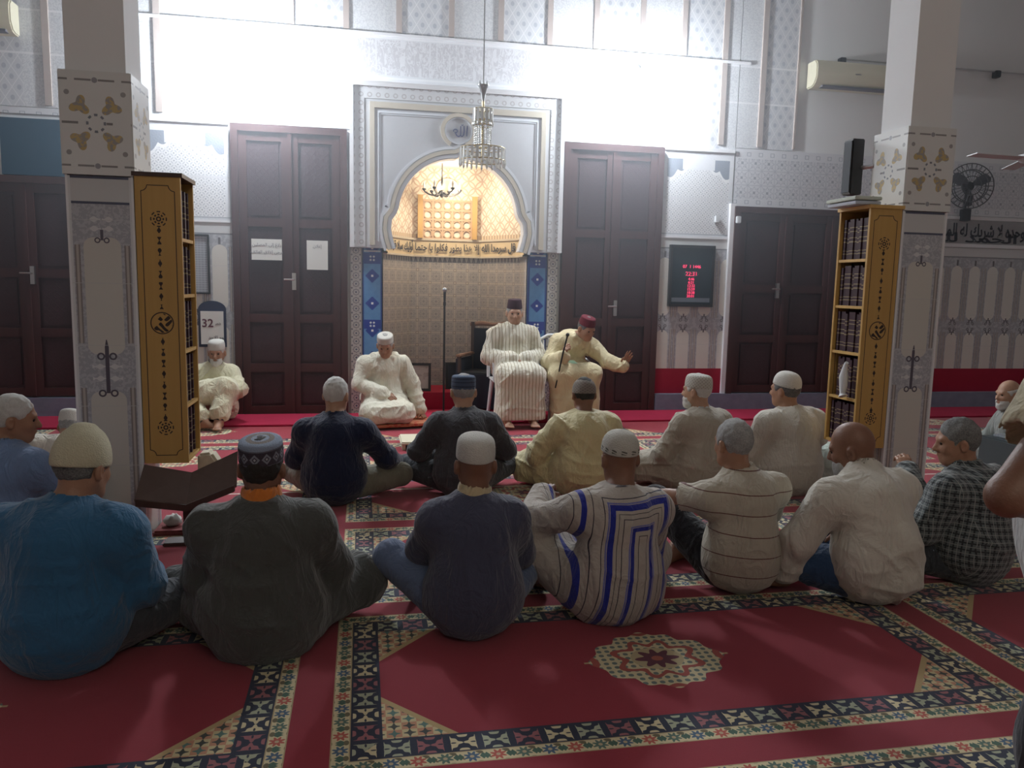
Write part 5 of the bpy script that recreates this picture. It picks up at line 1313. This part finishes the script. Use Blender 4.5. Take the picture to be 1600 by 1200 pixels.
# kneeling man
def hoodk(S,J):
    n=J['neck']
    for a,b in (((-.11,-.02,.0),(-.07,.07,-.01)),((.11,-.02,.0),(.07,.07,-.01)),((-.11,-.03,.0),(.11,-.03,.0))): S.cap(n+A_(*a),n+A_(*b),.036,.028,k=.02)
person('man in an ivory djellaba and white pillbox cap kneeling by the niche looking down',(.22,8.20,.054),PI+.12,.99,dict(pelvis=(0,-.02,.24),waist=(0,-.0,.38),chest=(0,.03,.52),neck=(0,.07,.655),head=(-.0,.14,.775),shL=(-.19,.04,.60),shR=(.19,.04,.60),elL=(-.30,.06,.36),wrL=(-.36,.14,.10),elR=(.27,.10,.37),wrR=(.05,.26,.29),hipL=(-.09,-.0,.21),hipR=(.09,-.0,.21),knL=(-.15,.36,.10),knR=(.17,.36,.10),anL=(-.12,-.12,.07),anR=(.12,-.12,.07),ftL=(0,-1,-.2),ftR=(0,-1,-.2),pitch=.38,yaw=-.25),'tan',topmat=G['ivory'],topname='djellaba',robe=True,cap=('pillbox',white_cap,dict(h=.075,tilt=.0,z=.045)),hair=('short','grey'),tw=1.4,fold=(.011,59),extra=hoodk,h=.0085,handspec=dict(L=dict(d=(-.3,.3,-.5),curl=.2),R=dict(curl=.5,n=(0,.6,.6))))
SIT=dict(pelvis=(0,0,.55),waist=(0,0,.69),chest=(0,.01,.84),neck=(0,.03,.975),head=(0,.055,1.115),shL=(-.18,.01,.92),shR=(.18,.01,.92),elL=(-.27,.06,.66),elR=(.27,.06,.66),wrL=(-.07,.31,.665),wrR=(.07,.31,.665),hipL=(-.09,.03,.53),hipR=(.09,.03,.53),knL=(-.14,.42,.50),knR=(.14,.42,.50),anL=(-.13,.44,.09),anR=(.13,.44,.09),ftL=(0,1,-.1),ftR=(0,1,-.1))
q=dict(SIT); q.update(dict(pitch=.12,yaw=-.1))
person('smiling man in a cream striped djellaba and dark fez seated with clasped hands',(1.60,8.24,.02),PI,1.03,q,'light',topmat=G['imam1'],topname='djellaba',robe='chair',hemz=.07,cap=('fez',fez_dark,dict(h=.10,tilt=.05,z=.045,r=.084)),hair=('short','grey'),tw=1.5,fold=(.010,63,1.3,.6),smile=1,collar=('white_collar',G['whiteblue'],.004,.4),h=.0085,handspec=dict(L=dict(d=(.9,.35,-.15),n=(0,.5,.8),curl=.6),R=dict(d=(-.9,.35,-.15),n=(0,.6,.8),curl=.6)))
q=dict(SIT); q.update(dict(waist=(0,.04,.68),chest=(-.04,.14,.80),neck=(-.08,.25,.90),head=(-.13,.35,.985),shL=(-.23,.18,.83),shR=(.12,.17,.85),elL=(-.38,.34,.64),wrL=(-.50,.46,.60),elR=(.24,.24,.62),wrR=(.14,.44,.70),pitch=.40,yaw=.35,knL=(-.17,.42,.51),knR=(.17,.42,.50)))
person('speaking man in a pale yellow djellaba and red fez leaning forward with one hand raised',(2.17,8.26,.02),PI+.05,1.02,q,'tan',topmat=G['imam2'],topname='djellaba',robe='chair',hemz=.06,cap=('fez',fez_red,dict(h=.085,tilt=.05,z=.04,r=.086)),hair=('short','darkgrey'),tw=1.4,fold=(.010,67),extra=hoodk,h=.0085,handspec=dict(L=dict(d=(-.35,.1,.9),n=(0,-.8,.2),curl=.12,spread=.5,t=1),R=dict(d=(-.1,.15,.9),n=(.8,.3,0),curl=1.0)))
# standing man cut off by the right edge
q=dict(pelvis=(0,0,.92),waist=(0,.0,1.08),chest=(0,.01,1.26),neck=(0,.02,1.46),head=(0,.05,1.61),shL=(-.135,.0,1.35),shR=(.18,.0,1.38),elL=(-.335,.0,1.07),elR=(.30,.02,1.10),wrL=(.0,.20,.97),wrR=(.18,.24,1.05),hipL=(-.09,0,.90),hipR=(.09,0,.90),knL=(-.12,.02,.50),knR=(.12,.02,.50),anL=(-.12,0,.09),anR=(.12,0,.09),ftL=(0,1,-.05),ftR=(0,1,-.05),pitch=.1)
person('standing man cut off by the right edge in a cream sleeve and pale shirt',(1.55,1.25,0),.0,1.0,q,'brown',topmat=cloth('cream_sleeve_shirt',(.56,.50,.34),lambda b,c: b.mix((b.z<1.10)&(b.x>-.6),c,b.mix(b.x.cell(.03).abs()<.0015,(.50,.50,.48),(.30,.32,.32)))),short=.55,bottom=1,legmat=G['dkgrey'],hair=('short','darkgrey'),tw=2.2,fold=(.010,71),hemz=.76,coll=.02)
m=MB().tube([(2.075,7.76,.95),(2.03,7.745,.78),(1.95,7.71,.42)],[.009,.009,.007],8); m.sphere((2.077,7.76,.965),.020,12,8)
tag(m.build('handheld_microphone',M['black'],smooth=True),'thin dark microphone rod held by the man in the red fez','microphone')
tag(MB().box(-.085,.085,-.06,.06,0,.006).build('green_paper',plain('pale_green_paper',(.40,.62,.46),.7),loc=(2.13,7.90,.665),rot=(.18,0,.1)),'pale green paper on the lap of the man in the red fez','paper')
S=SDF((-.25,-.25,-.02),(.25,.25,.45),.008); S.ell((0,0,.10),(.15,.13,.17),k=0); S.cap((-.02,0,.15),(.03,.02,.27),.07,.05,k=.06); S.cap((.05,-.05,.05),(.15,-.10,.03),.05,.04,k=.05)
S.D=np.maximum(S.D,(.001-S.ax[2])[None,None,:]).astype(np.float32); S.zmin=0
o=S.mesh('robe_knee_heap',cloth('robe_pale_green_light',(.50,.56,.50)),None,folds(.014,91)); o.location=(3.50,5.30,0); tag(o,'heap for the robed knee of the broad man in white, pale green light put in its colour','cloth')  # stands for a robe over a knee; pale green light painted into its colour
# ---------------------------------------------------------------- scatter volume added to imitate camera glare round the lamps
def glare_volume():
    m=bpy.data.materials.new('camera_glare_scatter'); m.use_nodes=True; nt=m.node_tree; nt.nodes.remove(nt.nodes['Principled BSDF'])
    v=nt.nodes.new('ShaderNodeVolumeScatter'); v.inputs['Color'].default_value=(.86,.92,1,1); v.inputs['Density'].default_value=.042; v.inputs['Anisotropy'].default_value=.45
    nt.links.new(v.outputs[0],nt.nodes['Material Output'].inputs['Volume'])
    o=MB().prism([(W-.13,.06),(4.95,2.3),(4.95,ZT-.05),(W-.13,ZT-.05)],-5.9,10.4,axis='h').build('glare_volume',m)
    tag(o,'added scatter volume imitating camera glare around the two bright lamps','glare_volume',kind='stuff')
glare_volume()
